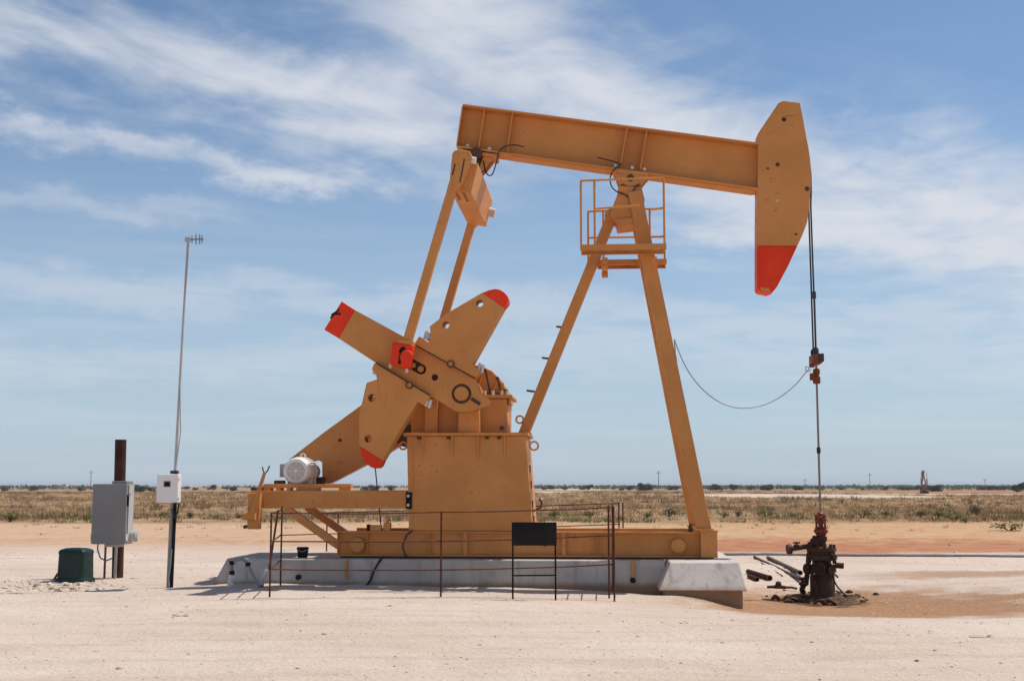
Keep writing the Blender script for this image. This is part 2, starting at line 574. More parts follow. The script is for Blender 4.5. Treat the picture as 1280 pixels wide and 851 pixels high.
# ================================================================== GROUND
def axis_lines(lo, dlo, dhi, hi, step, grow):
    a = []
    x = dlo
    while x <= dhi: a.append(x); x += step
    s_ = step; x = a[-1]
    while x < hi:
        s_ *= grow; x += s_; a.append(min(x, hi))
    s_ = step; x = dlo; b = []
    while x > lo:
        s_ *= grow; x -= s_; b.append(max(x, lo))
    return b[::-1] + a


xs = axis_lines(-9000, -12.5, 12.5, 9000, 0.11, 1.13)
ys = axis_lines(-900, 9.0, 28.0, 14000, 0.11, 1.055)
gv = [(x, y, gz(x, y)) for y in ys for x in xs]
nx = len(xs)
gf = [(j * nx + i, j * nx + i + 1, (j + 1) * nx + i + 1, (j + 1) * nx + i) for j in range(len(ys) - 1) for i in range(nx - 1)]


def m_ground():
    m, t, b = new_mat('caliche_and_soil')
    p = t.node('ShaderNodeNewGeometry').outputs['Position']
    X, Y, Z = t.sep(p)
    flat = t.comb(X, Y, 0.0)
    wide = t.noise(flat, 0.22, 5, 0.55)
    mid = t.noise(flat, 1.6, 6, 0.6)
    fine = t.noise(flat, 14, 5, 0.65)
    grit = t.noise(flat, 70, 3, 0.6)
    strk = t.noise(t.comb(t.m('MULTIPLY', X, 0.16), t.m('MULTIPLY', Y, 1.5), 0.0), 1.4, 6, 0.6, 0.4)
    sand = t.mix(t.ramp(wide, 0.35, 0.68), (0.60, 0.465, 0.368), (0.67, 0.545, 0.45))
    sand = t.mix(t.m('MULTIPLY', t.ramp(strk, 0.46, 0.68), 0.5), sand, (0.51, 0.375, 0.275))
    st_f = t.noise(t.comb(t.m('MULTIPLY', X, 0.5), t.m('MULTIPLY', Y, 4.0), 3.0), 2.2, 6, 0.65, 0.5)
    sand = t.mix(t.m('MULTIPLY', t.ramp(st_f, 0.54, 0.74), 0.35), sand, (0.70, 0.60, 0.515))
    sand = t.mix(t.m('MULTIPLY', t.ramp(st_f, 0.46, 0.28), 0.22), sand, (0.47, 0.345, 0.25))
    sand = t.mix(t.m('MULTIPLY', t.ramp(mid, 0.5, 0.75), 0.4), sand, (0.67, 0.575, 0.49))
    sand = t.mix(t.m('MULTIPLY', t.ramp(fine, 0.55, 0.78), 0.28), sand, (0.46, 0.34, 0.25))
    sand = t.mix(t.m('MULTIPLY', t.ramp(grit, 0.62, 0.74), 0.30), sand, (0.40, 0.29, 0.21))
    sand = t.mix(t.m('MULTIPLY', t.ramp(t.noise(flat, 38, 2, 0.5), 0.66, 0.74), 0.35), sand, (0.80, 0.72, 0.64))
    # crude oil soaked, trampled ground about the wellhead and a wheel track leading away from it
    ox = t.m('DIVIDE', t.m('SUBTRACT', X, WELL.x + 0.4), 3.2); oy = t.m('DIVIDE', t.m('SUBTRACT', Y, WELL.y - 1.9), 2.9)
    od = t.m('ADD', t.m('SQRT', t.m('ADD', t.m('MULTIPLY', ox, ox), t.m('MULTIPLY', oy, oy))), t.m('MULTIPLY', t.m('SUBTRACT', mid, 0.5), 1.0))
    st1 = t.ramp(od, 1.25, 0.6)
    tx = t.ramp(X, WELL.x - 0.5, WELL.x + 0.8)
    ty = t.m('ADD', t.m('ABSOLUTE', t.m('SUBTRACT', Y, t.m('ADD', 19.6, t.m('MULTIPLY', t.m('SUBTRACT', X, WELL.x), 0.22)))), t.m('MULTIPLY', t.m('SUBTRACT', mid, 0.5), 0.9))
    st2 = t.m('MULTIPLY', t.m('MULTIPLY', t.ramp(ty, 0.75, 0.2), tx), 1.0)
    ty3 = t.m('ADD', t.m('ABSOLUTE', t.m('SUBTRACT', Y, 23.6)), t.m('MULTIPLY', t.m('SUBTRACT', mid, 0.5), 1.2))
    st3 = t.m('MULTIPLY', t.m('MULTIPLY', t.ramp(ty3, 0.8, 0.2), t.ramp(X, WELL.x + 0.5, WELL.x + 3.0)), 0.75)
    stain = t.m('MAXIMUM', t.m('MAXIMUM', st1, st2), st3)
    sand = t.mix(t.m('MULTIPLY', stain, 0.9), sand, t.mix(t.ramp(fine, 0.35, 0.7), (0.29, 0.14, 0.062), (0.43, 0.235, 0.115)))
    kx = t.m('DIVIDE', t.m('SUBTRACT', X, WELL.x - 0.15), 0.9); ky = t.m('DIVIDE', t.m('SUBTRACT', Y, WELL.y - 0.3), 0.75)
    kd = t.m('ADD', t.m('SQRT', t.m('ADD', t.m('MULTIPLY', kx, kx), t.m('MULTIPLY', ky, ky))), t.m('MULTIPLY', t.m('SUBTRACT', t.noise(flat, 4.0, 5, 0.6), 0.5), 1.6))
    sand = t.mix(t.m('MULTIPLY', t.ramp(kd, 1.0, 0.6), 0.85), sand, (0.085, 0.046, 0.024))
    # scraped subsoil at the edge of the pad, redder to the right
    dirt = t.mix(t.ramp(mid, 0.3, 0.7), (0.47, 0.255, 0.125), (0.58, 0.365, 0.205))
    red_s = t.mix(t.ramp(mid, 0.3, 0.7), (0.36, 0.125, 0.05), (0.48, 0.215, 0.105))
    wob_ = t.m('MULTIPLY', t.m('SUBTRACT', wide, 0.5), 7.0)
    Yw = t.m('ADD', Y, t.m('ADD', wob_, t.m('MULTIPLY', t.m('SUBTRACT', mid, 0.5), 2.2)))
    redm = t.m('MULTIPLY', t.m('MULTIPLY', t.ramp(Yw, 29.5, 31.0), t.ramp(Yw, 38.0, 33.5)), t.ramp(X, -2.0, 3.5, 0.15, 0.9))
    c = t.mix(t.m('MULTIPLY', t.ramp(Yw, 31.5, 36.0), t.ramp(X, -14, 5, 0.75, 1.0)), sand, dirt)
    c = t.mix(redm, c, red_s)
    c = t.mix(t.m('MULTIPLY', t.m('MULTIPLY', t.ramp(strk, 0.5, 0.7), 0.5), t.ramp(Yw, 33, 40)), c, (0.66, 0.50, 0.37))
    # rangeland
    far = t.noise(t.comb(t.m('MULTIPLY', X, 0.02), t.m('MULTIPLY', Y, 0.05), 0.0), 2.2, 7, 0.6)
    patch = t.noise(t.comb(t.m('MULTIPLY', X, 0.25), t.m('MULTIPLY', Y, 0.25), 0.0), 1.0, 6, 0.62)
    rng = t.mix(t.ramp(far, 0.35, 0.66), (0.27, 0.16, 0.082), (0.40, 0.26, 0.14))
    rng = t.mix(t.m('MULTIPLY', t.ramp(patch, 0.5, 0.72), 0.6), rng, (0.46, 0.29, 0.155))
    rng = t.mix(t.m('MULTIPLY', t.ramp(t.noise(flat, 0.05, 5, 0.6), 0.5, 0.7), 0.4), rng, (0.27, 0.23, 0.13))
    c = t.mix(t.ramp(Yw, 52.0, 58.0), c, rng)
    # bare caliche clearings and a track out on the range

    def blob(cx, cy, rx, ry, amt, col, c):
        ax = t.m('DIVIDE', t.m('SUBTRACT', X, cx), rx); ay = t.m('DIVIDE', t.m('SUBTRACT', Y, cy), ry)
        dd = t.m('ADD', t.m('SQRT', t.m('ADD', t.m('MULTIPLY', ax, ax), t.m('MULTIPLY', ay, ay))), t.m('MULTIPLY', t.m('SUBTRACT', patch, 0.5), 0.9))
        return t.mix(t.m('MULTIPLY', t.ramp(dd, 1.05, 0.8), amt), c, col)
    c = blob(150, 320, 95, 45, 0.8, (0.40, 0.17, 0.085), c)
    c = blob(46, 200, 20, 34, 0.9, (0.62, 0.50, 0.39), c)
    c = blob(120, 252, 62, 20, 0.9, (0.62, 0.50, 0.39), c)
    c = blob(24, 560, 17, 130, 0.6, (0.66, 0.55, 0.44), c)
    c = blob(8, 330, 9, 70, 0.8, (0.60, 0.48, 0.37), c)
    c = blob(-85, 620, 40, 60, 0.7, (0.66, 0.57, 0.48), c)
    t.put(b.inputs['Base Color'], c)
    b.inputs['Roughness'].default_value = 0.97
    b.inputs['Specular IOR Level'].default_value = 0.1
    h = t.m('ADD', t.m('ADD', t.m('MULTIPLY', mid, 1.6), t.m('MULTIPLY', fine, 0.75)), t.m('ADD', t.m('MULTIPLY', grit, 0.22), t.m('ADD', t.m('MULTIPLY', strk, 0.45), t.m('MULTIPLY', st_f, 0.35))))
    t.put(b.inputs['Normal'], t.bump(h, 0.75, 0.06))
    return m


M['ground'] = m_ground()
gm = bpy.data.meshes.new('ground'); gm.from_pydata(gv, [], gf)
for p in gm.polygons: p.use_smooth = True
gm.materials.append(M['ground'])
ground = bpy.data.objects.new('ground', gm); COL.objects.link(ground)
tag(ground, 'pale caliche pad running into dry rangeland', kind='structure')

# ================================================================== CONCRETE FOUNDATION
ZP = 0.42                                 # top of the foundation
found = empty('concrete_foundation', toW(Vector((0, 0, 0))), -TH)
tag(found, 'grey concrete foundation slab with sloped end blocks under the pump jack', 'foundation')


def frustum(x0, x1, y0, y1, zb, zt, bx0, bx1, by0, by1):
    """block with battered sides: bottom grown by b.. on each side"""
    mb = MB()
    lo = [(x0 - bx0, y0 - by0, zb), (x1 + bx1, y0 - by0, zb), (x1 + bx1, y1 + by1, zb), (x0 - bx0, y1 + by1, zb)]
    hi = [(x0, y0, zt), (x1, y0, zt), (x1, y1, zt), (x0, y1, zt)]
    return mb.add(lo + hi, [(0, 3, 2, 1), (4, 5, 6, 7), (0, 1, 5, 4), (1, 2, 6, 5), (2, 3, 7, 6), (3, 0, 4, 7)])


xl = L(283, 693, -1.2).x; xm = L(338, 697, -1.2).x; xr = L(800, 700, -1.2).x
frustum(xl + 0.0, xm, -1.16, 1.16, -0.35, ZP - 0.006, 0.36, 0.02, 0.18, 0.12).build('end_block', 'concrete', found, 0.02)
frustum(xm - 0.3, xr + 0.4, -1.19, 1.19, -0.35, ZP - 0.012, 0, 0, 0.03, 0.03).build('slab', 'concrete', found, 0.02)
bx0 = L(838, 703, -1.87).x; bx1 = L(924, 703, -1.87).x
frustum(bx0, bx1, -1.87, 1.87, 0.01, ZP, 0.20, 0.09, 0.30, 0.3).build('end_block', 'concrete', found, 0.018)
MB().box((bx0 - 0.10, -2.10, -0.6), (bx1 + 0.02, 2.10, 0.009)).build('footing', 'concrete', found, 0.01)
# anchor straps painted yellow-tan down the slab face
for px in (434, 791):
    a = L(px, 698, -1.2).x
    MB().box((a - 0.02, -1.245, 0.10), (a + 0.02, -1.18, 0.40)).build('anchor_strap', 'tan', found, 0.003)
for px, py in ((791, 725), (373, 721)):
    a = L(px, py, -1.23)
    MB().cyl((a.x, -1.26, a.z), (a.x, -1.19, a.z), 0.045, 16).build('form_hole_plug', 'black', found)

# ================================================================== PUMP JACK
jack = empty('pump_jack', toW(Vector((0, 0, 0))), -TH)
tag(jack, 'large tan oil well pump jack with red tips on a concrete slab', 'pump jack')
ZB0, ZB1 = ZP + 0.022, L(640, 664, -0.9).z
XB0, XB1 = L(421, 680, -0.9).x, L(876, 680, -0.9).x

# ---- base frame: two channel beams, cross members, stiffeners
for sgn in (-1, 1):
    b = MB()
    b.box((XB0, min(sgn * 0.76, sgn * 0.80), ZB0), (XB1, max(sgn * 0.76, sgn * 0.80), ZB1))
    b.box((XB0, min(sgn * 0.80, sgn * 0.90), ZB1 - 0.028), (XB1, max(sgn * 0.80, sgn * 0.90), ZB1))
    b.box((XB0, min(sgn * 0.80, sgn * 0.90), ZB0), (XB1, max(sgn * 0.80, sgn * 0.90), ZB0 + 0.028))
    bb = b.build('base_beam', 'tan', jack, 0.006)
    for px in (421.5, 458, 536, 579, 702, 745):
        a = L(px, 680, -0.9).x; wdt = 0.065 if px in (579, 702) else 0.014
        MB().box((a, min(sgn * 0.799, sgn * 0.893), ZB0 + 0.029), (a + wdt, max(sgn * 0.799, sgn * 0.893), ZB1 - 0.029)).build('stiffener', 'tan', bb, 0.004)
    for px, py in ((446, 681), (848, 682)):
        a = L(px, py, -0.9)
        MB().lathe((a.x, sgn * 0.80, a.z), [(0.125, 0), (0.125, 0.095), (0.105, 0.115), (0.0, 0.115)], (0, sgn, 0), 28).build('lifting_trunnion', 'tan', bb, 0, 35)
for px in (430, 520, 600, 690, 780, 866):
    a = L(px, 680, -0.9).x
    MB().box((a - 0.05, -0.758, ZB0 + 0.03), (a + 0.05, 0.758, ZB1 - 0.05)).build('cross_member', 'tan', jack, 0.006)
a = L(876, 682, -0.98).x; a1 = L(897, 682, -0.98).x; zt = L(885, 665, -0.98).z
for sgn in (-1, 1):
    fb = MB().box((a, min(sgn * 0.70, sgn * 0.98), ZB0), (a1, max(sgn * 0.70, sgn * 0.98), zt)).build('post_foot_block', 'tan', jack, 0.008)
    MB().box((a - 0.02, min(sgn * 0.66, sgn * 0.99), zt + 0.001), (a1 + 0.015, max(sgn * 0.66, sgn * 0.99), zt + 0.03)).build('foot_plate', 'tan', fb, 0.004)
# brake anchor and bits on top of the near base beam
c0 = L(470, 663, -0.8)
mbk = MB(); mbk.box((c0.x - 0.09, -0.86, ZB1 + 0.001), (c0.x + 0.10, -0.74, ZB1 + 0.10)); mbk.box((c0.x + 0.13, -0.86, ZB1 + 0.001), (c0.x + 0.25, -0.74, ZB1 + 0.14))
mbk.tube([(c0.x + 0.19, -0.8, ZB1 + 0.12), (c0.x + 0.20, -0.8, ZB1 + 0.25)], 0.03, 10)
bk = mbk.build('brake_anchor', 'tan', jack, 0.008)
MB().box((c0.x - 0.15, -0.86, ZB1 + 0.002), (c0.x - 0.092, -0.76, ZB1 + 0.11)).build('brake_pad', 'rust_pipe', bk, 0.005)
pz = L(477, 572, 0.42)
MB().tube([(pz.x, -0.3, pz.z), L(476, 655, -0.8)], 0.011, 6).build('brake_cable', 'dark_hole', jack)
MB().tube([(L(516, 640, -0.9).x, -0.90, ZB1 + 0.02), L(508, 669, -0.925), L(503, 682, -0.93), L(507, 694, -0.92), L(514, 698, -0.95)], 0.016, 8).build('ground_cable', 'dark_hole', jack, 0, 60)
for px, py in ((877, 661), (863, 664)):
    c0 = L(px, py, -0.78)
    MB().lathe((c0.x, -0.78, ZB1 + 0.001), [(0.035, 0), (0.035, 0.08), (0.02, 0.09), (0.02, 0.13)], n=10).build('anchor_bolt', 'rust', jack, 0, 40)
c0 = L(681, 678, -0.9)
MB().box((c0.x - 0.04, -0.80 - 0.035, c0.z - 0.02), (c0.x + 0.04, -0.80, c0.z + 0.02)).box((c0.x - 0.015, -0.85, c0.z - 0.06), (c0.x + 0.015, -0.80, c0.z + 0.05)).build('grease_block', 'rust', jack, 0.005)

for sgn in (-1, 1):
    MB().box((XB0 + 0.05, min(sgn * 0.77, sgn * 0.84), ZP - 0.01), (a1 - 0.05, max(sgn * 0.77, sgn * 0.84), ZB0 - 0.001)).build('shadow_gap_shim', 'dark_hole', jack)  # dark shim, coloured to stand in for the shadow gap under the beam

# ---- pedestal
pl = lambda pts, ly: [(q.x, q.z) for q in (L(x, y, ly) for x, y in pts)]
PF, PBK = -0.85, 0.55
fr = [L(x, y, PF) for x, y in ((508.5, 545), (657, 545), (666, 664), (511, 664))]
zpt = fr[0].z
b = MB()
f2 = [(fr[0].x, zpt), (fr[1].x, zpt), (fr[2].x, ZB1 + 0.002), (fr[3].x, ZB1 + 0.002)]
b.plate(f2[::-1], PF, PBK)
ped = b.build('pedestal', 'tan', jack, 0.012)
MB().box((fr[0].x - 0.05, PF - 0.07, zpt + 0.002), (fr[1].x + 0.05, PBK + 0.07, zpt + 0.055)).build('top_flange', 'tan', ped, 0.006)
for px in (529, 565.5, 598, 631):
    q = L(px, 546, PF)
    mb = MB(); h_ = 0.42
    mb.add([(q.x - 0.012, PF - 0.001, zpt), (q.x + 0.012, PF - 0.001, zpt), (q.x + 0.012, PF - 0.06, zpt), (q.x - 0.012, PF - 0.06, zpt), (q.x - 0.012, PF - 0.001, zpt - h_), (q.x + 0.012, PF - 0.001, zpt - h_)],
           [(0, 1, 2, 3), (0, 4, 5, 1), (3, 2, 5, 4), (0, 3, 4), (1, 5, 2)])
    mb.build('gusset', 'tan', ped)
for px in (524, 561, 609, 624):
    q = L(px, 550, PF)
    MB().cyl((q.x, PF - 0.045, zpt - 0.055), (q.x, PF - 0.045, zpt + 0.0), 0.030, 8).build('bolt', 'dark_hole', ped)
q = L(667.5, 557, PF + 0.1); MB().ring((q.x, PF + 0.1, q.z), (0, 1, 0), 0.085, 0.055, 20, 0.03).build('lifting_ring', 'tan', ped, 0, 40)
q = L(504, 557, PF + 0.1); MB().ring((q.x, PF + 0.1, q.z), (0, 1, 0), 0.075, 0.045, 20, 0.03).build('lifting_ring', 'tan', ped, 0, 40)
q = L(511.5, 625, PF)
spl = MB().box((q.x - 0.045, PF - 0.03, L(511, 636, PF).z), (q.x + 0.045, PF - 0.001, L(511, 615, PF).z)).build('splice_plate', 'black', ped, 0.003)
for dy in (619.5, 631):
    z_ = L(511, dy, PF).z
    MB().cyl((q.x - 0.01, PF - 0.055, z_), (q.x - 0.01, PF - 0.03, z_), 0.026, 6).build('bolt', 'bolt', spl)
q = L(516, 600, PF); MB().box((q.x, PF - 0.012, L(516, 655, PF).z), (q.x + 0.014, PF - 0.001, L(516, 556, PF).z)).build('edge_strip', 'tan', ped)
for k, (px, py) in enumerate(((664, 585), (666, 606), (668, 630), (669, 650))):    # hand slots of the ladder side
    q = L(px, py, PF)
    t_ = (zpt - q.z) / (zpt - ZB1); xr_ = fr[1].x + (fr[2].x - fr[1].x) * t_
    MB().box((xr_ - 0.02, -0.45, q.z - 0.06), (xr_ + 0.009, -0.25, q.z + 0.06)).build('ladder_slot', 'black', ped)
q = L(676, 636, -0.4)
MB().tube([(q.x - 0.14, -0.4, q.z - 0.04), (q.x, -0.4, q.z + 0.03), (q.x + 0.02, -0.4, q.z + 0.10), (q.x - 0.03, -0.4, q.z + 0.18)], 0.014, 8).build('hook', 'rust', ped, 0, 60)

# ---- gear reducer
SH = L(577, 492, -1.2)                    # crank shaft
GW = 0.52
b = MB()
zf = L(600, 498, -GW).z; zg0 = zpt + 0.057
gx0, gx1 = L(514, 520, -GW).x, L(634, 520, -GW).x
b.box((gx0, -GW, zg0), (gx1, GW, zf))
gb = b.build('gear_reducer', 'tan', jack, 0.02)
for px0, px1, pr in ((531, 547, 0.16), (573, 600, 0.30)):
    xa, xb = L(px0, 520, -GW - pr).x, L(px1, 520, -GW - pr).x
    b = MB(); zt_ = zf - 0.02
    tp = 0.06 if pr > 0.2 else 0.0
    b.plate([(xa - tp * 0.2, zg0), (xb, zg0), (xb - tp * 0.4, zt_), (xa + tp * 0.2, zt_)], -GW - pr, -GW - 0.001)
    b.build('bearing_support', 'tan', gb, 0.012)
b = MB().box((gx0 - 0.06, -GW - 0.07, zf + 0.002), (gx1 + 0.09, GW + 0.07, zf + 0.06)).build('split_flange', 'tan', gb, 0.008)
up = [(514, 497), (516, 486), (530, 468), (556, 458), (588, 455), (602, 457), (615, 463), (625, 473), (633, 486), (637, 497)]
pts = pl(up, -0.40); pts = [(x, max(z, zf + 0.062)) for x, z in pts]
cv = MB().plate(pts, -0.40, 0.40).build('gear_cover', 'tan', gb, 0.03, seg=3)
for px, py in ((604, 470), (621, 486)):
    q = L(px, py, -0.45)
    MB().beam((q.x - 0.10, -0.43, zf + 0.07), (q.x, -0.43, q.z + 0.10), 0.06, 0.03, (0, 1, 0)).build('cover_rib', 'tan', cv, 0.004)
for k, (px, py) in enumerate(((596, 458), (606, 461), (615, 465.5), (622, 471.5), (628, 479), (633, 487))):
    q = L(px, py, -0.40)
    MB().cyl((q.x, -0.435, q.z - 0.02), (q.x, -0.40, q.z - 0.02), 0.03, 8).build('cover_bolt', 'dark_hole' if k % 2 else 'tan', cv)
for e0, e1 in (((607, 462), (613, 494)), ((622, 473), (627, 494))):
    u_, v_ = L(*e0, -0.405), L(*e1, -0.405)
    MB().beam((u_.x, -0.403, u_.z), (v_.x, -0.403, v_.z), 0.008, 0.026, (0, 1, 0)).build('cover_seam', 'dark_hole', cv)
q = L(618, 493, -0.5)
MB().box((q.x - 0.16, -0.50, zf + 0.061), (q.x + 0.14, -0.41, zf + 0.10)).build('recess_shade_strip', 'dark_hole', gb, 0.005)  # dark strip painting the recess shadow below the gear cover
q = L(617, 520, -GW)
MB().cyl((q.x + 0.14, -GW - 0.05, zg0 + 0.09), (q.x + 0.14, -GW, zg0 + 0.09), 0.035, 6).build('drain_plug', 'dark_hole', gb)
q = L(640, 500, -0.5)
MB().box((gx1 + 0.02, -0.5, zf - 0.10), (gx1 + 0.07, -0.1, zf + 0.001)).build('drip_lip', 'tan', gb, 0.006)
for px in (606, 616, 627, 634):
    q = L(px, 497, -GW - 0.03)
    MB().cyl((q.x, -GW - 0.035, zf + 0.058), (q.x, -GW - 0.035, zf + 0.13), 0.028, 8).build('bolt', 'bolt', gb)
# main bearing cap towards the crank
for sgn in (-1, 1):
    MB().cyl((SH.x, sgn * GW, SH.z), (SH.x, sgn * 0.92, SH.z), 0.30, 32).build('bearing_housing', 'tan', gb, 0.01, 35)
shaft = MB().cyl((SH.x, -1.245, SH.z), (SH.x, 1.245, SH.z), 0.118, 32).build('crank_shaft', 'tan', jack, 0.006, 35)

# ---- cranks (front one traced; the back one the same shape)
CY0, CY1 = -1.22, -0.95; wY = -1.301
cr_px = [(444, 387.6), (505, 421), (518, 429.5), (593, 472), (597, 484), (603, 493), (613, 500), (611, 507), (600, 510), (588, 514.5), (570, 514), (537, 494), (469, 453), (423.5, 423)]
cr = pl(cr_px, CY0)
S2 = (SH.x, SH.z)
q1 = L(521, 459, CY0); q2 = L(526.5, 461.5, CY0); q3 = L(543.5, 471.5, CY0)


def slot(p, q, r, n=10):
    dx_, dz_ = q[0] - p[0], q[1] - p[1]; a0 = math.atan2(dz_, dx_)
    return [(q[0] + r * math.cos(a0 - math.pi / 2 + math.pi * k / n), q[1] + r * math.sin(a0 - math.pi / 2 + math.pi * k / n)) for k in range(n + 1)] + \
           [(p[0] + r * math.cos(a0 + math.pi / 2 + math.pi * k / n), p[1] + r * math.sin(a0 + math.pi / 2 + math.pi * k / n)) for k in range(n + 1)]


red_px = [(427, 376.5), (444, 387.6), (423.5, 423), (405, 412)]
for sgn in (-1, 1):
    ya, yb = (CY0, CY1) if sgn < 0 else (-CY1, -CY0)
    co = MB().plate(cr, ya, yb, [circ(*S2, 0.165, 28), slot((L(512, 453.5, CY0).x, L(512, 453.5, CY0).z), (q2.x, q2.z), 0.085), circ(q3.x, q3.z, 0.055, 16)]).build('crank', 'tan', jack, 0.012)
    rp = pl(red_px, CY0); hq = L(436, 403, CY0)
    MB().plate(rp, ya + 0.001, yb - 0.001).build('painted_end', 'red', co, 0.010)
    MB().ring((S2[0], (ya + yb) / 2 - 0.0, S2[1]), (0, 1, 0), 0.163, 0.119, 32, abs(yb - ya) - 0.03).build('shaft_seal', 'dark_hole', co, 0, 35)
    MB().box((min(q3.x, q2.x) - 0.4, (ya + yb) / 2 - 0.02, 0), (min(q3.x, q2.x) - 0.39, (ya + yb) / 2 - 0.01, 0.01)) if False else None
    mb = MB(); mb.plate(slot((L(512, 453.5, CY0).x, L(512, 453.5, CY0).z), (q2.x, q2.z), 0.083), (ya + yb) / 2 - 0.03, (ya + yb) / 2 + 0.03)
    mb.plate(circ(q3.x, q3.z, 0.053, 16), (ya + yb) / 2 - 0.03, (ya + yb) / 2 + 0.03)
    mb.build('slot_backing', 'dark_hole', co)
    yo = ya if sgn < 0 else yb
    for c_, r_ in (((q2.x - 0.015, q2.z + 0.008), 0.055), ((q1.x - 0.07, q1.z + 0.04), 0.045)):
        MB().lathe((c_[0], yo + 0.07 * -sgn, c_[1]), [(r_, 0), (r_, 0.03), (r_ * 0.8, 0.04)], (0, sgn, 0), 18).build('pin_bore', 'tan', co, 0, 35)
    if sgn < 0:
        k0, k1 = L(589, 498, CY0), L(600, 505, CY0)
        MB().beam((k0.x, CY0 - 0.004, k0.z), (k1.x, CY0 - 0.004, k1.z), 0.02, 0.055, (0, 1, 0)).build('shaft_key', 'dark_hole', co)
        # dark strips along the T-slot edges, painting the shaded gap to the weights
        for e0, e1 in (((520, 431.6), (594, 473.2)), ((470, 453.2), (537, 493.6))):
            u_, v_ = L(*e0, wY), L(*e1, wY)
            MB().beam((u_.x, wY - 0.002, u_.z), (v_.x, wY - 0.002, v_.z), 0.01, 0.022, (0, 1, 0)).build('gap_shade_strip', 'dark_hole', co)
        # weathered brush marks on the red end
        mk = MB()
        for seq in (((413, 398), (418, 392), (424, 387)), ((418, 392), (426, 392.5)), ((414, 394), (420, 390))):
            P_ = [L(x, y, CY0) for x, y in seq]
            for u_, v_ in zip(P_, P_[1:]):
                mk.beam((u_.x, CY0 - 0.003, u_.z), (v_.x, CY0 - 0.003, v_.z), 0.006, 0.03, (0, 1, 0))
        mk.build('brush_mark', 'black', co)
# ---- counterweights on the front crank
wy0, wy1 = -1.30, -0.93
w_up = [(518, 430.2), (524, 420), (530, 424), (535, 428), (539, 421), (537, 408), (558, 392), (602.5, 366), (629.6, 384.6), (590, 455), (600, 464), (594, 471.8)]
r_up = [(602.5, 366), (611, 362.5), (618.5, 361), (624, 361.6), (628, 363.6), (632, 367), (635, 371), (635.5, 375), (634.6, 378.4), (629.6, 384.6)]
w_lo = [(468, 453.2), (464.5, 461.6), (470, 467), (471, 474), (458, 478.5), (452, 505), (449.4, 511.5), (448.5, 534), (449.4, 557.5), (478, 575), (502, 534), (522, 502), (529, 506), (538, 495.2)]
r_lo = [(449.4, 557.5), (452, 570), (456, 577), (460, 581), (464, 584), (468, 585), (472, 584.4), (475, 582), (478, 575)]
for wp, rp, hs, bl, ext in ((w_up, r_up, ((599.5, 379), (557, 406)), (563.5, 455), ((530, 420), (597, 460))), (w_lo, r_lo, ((464.5, 497), (460, 548)), (512, 481.5), ((466, 464), (531, 504)))):
    hol = []
    for hx, hy in hs:
        q = L(hx, hy, wy0); hol.append(circ(q.x, q.z, 0.062, 18))
    wo_ = MB().plate(pl(wp, wy0), wy0, wy1, hol).build('counterweight', 'tan', jack, 0.014)
    MB().plate(pl(rp, wy0), wy0 + 0.001, wy1 - 0.001).build('painted_tip', 'red', wo_, 0.014)
    q = L(*bl, wy0)
    MB().ring((q.x, wy0 - 0.01, q.z), (0, 1, 0), 0.062, 0.042, 20, 0.05).build('bolt_socket', 'dark_hole', wo_, 0, 35)
    MB().cyl((q.x, wy0 - 0.02, q.z), (q.x, wy0 + 0.02, q.z), 0.042, 16).build('bolt', 'tan', wo_, 0, 35)
    for e in ext:
        q = L(*e, wy0)
        MB().cyl((q.x, wy0 + 0.08, q.z - 0.04), (q.x + 0.035, wy0 + 0.08, q.z + 0.09), 0.028, 8).build('bolt', 'bolt', wo_)
        MB().cyl((q.x + 0.055, wy0 + 0.08, q.z - 0.07), (q.x + 0.09, wy0 + 0.08, q.z + 0.06), 0.028, 8).build('bolt', 'bolt', wo_)
    if hs[0][1] < 480:                      # cast mark
        for i, (ax_, ay_, bx_, by_) in enumerate(((571, 433, 583, 440), (570, 437, 582, 444))):
            u_, v_ = L(ax_, ay_, wy0), L(bx_, by_, wy0)
            MB().beam((u_.x, wy0 - 0.002, u_.z), (v_.x, wy0 - 0.002, v_.z), 0.01, 0.02, (0, 1, 0)).build('cast_rib', 'tan', wo_)
    else:
        for i, (ax_, ay_, bx_, by_) in enumerate(((494, 493, 506, 501), (484, 488, 481, 507), (484, 488, 490, 486))):
            u_, v_ = L(ax_, ay_, wy0), L(bx_, by_, wy0)
            MB().beam((u_.x, wy0 - 0.002, u_.z), (v_.x, wy0 - 0.002, v_.z), 0.008, 0.02, (0, 1, 0)).build('cast_rib', 'tan', wo_)

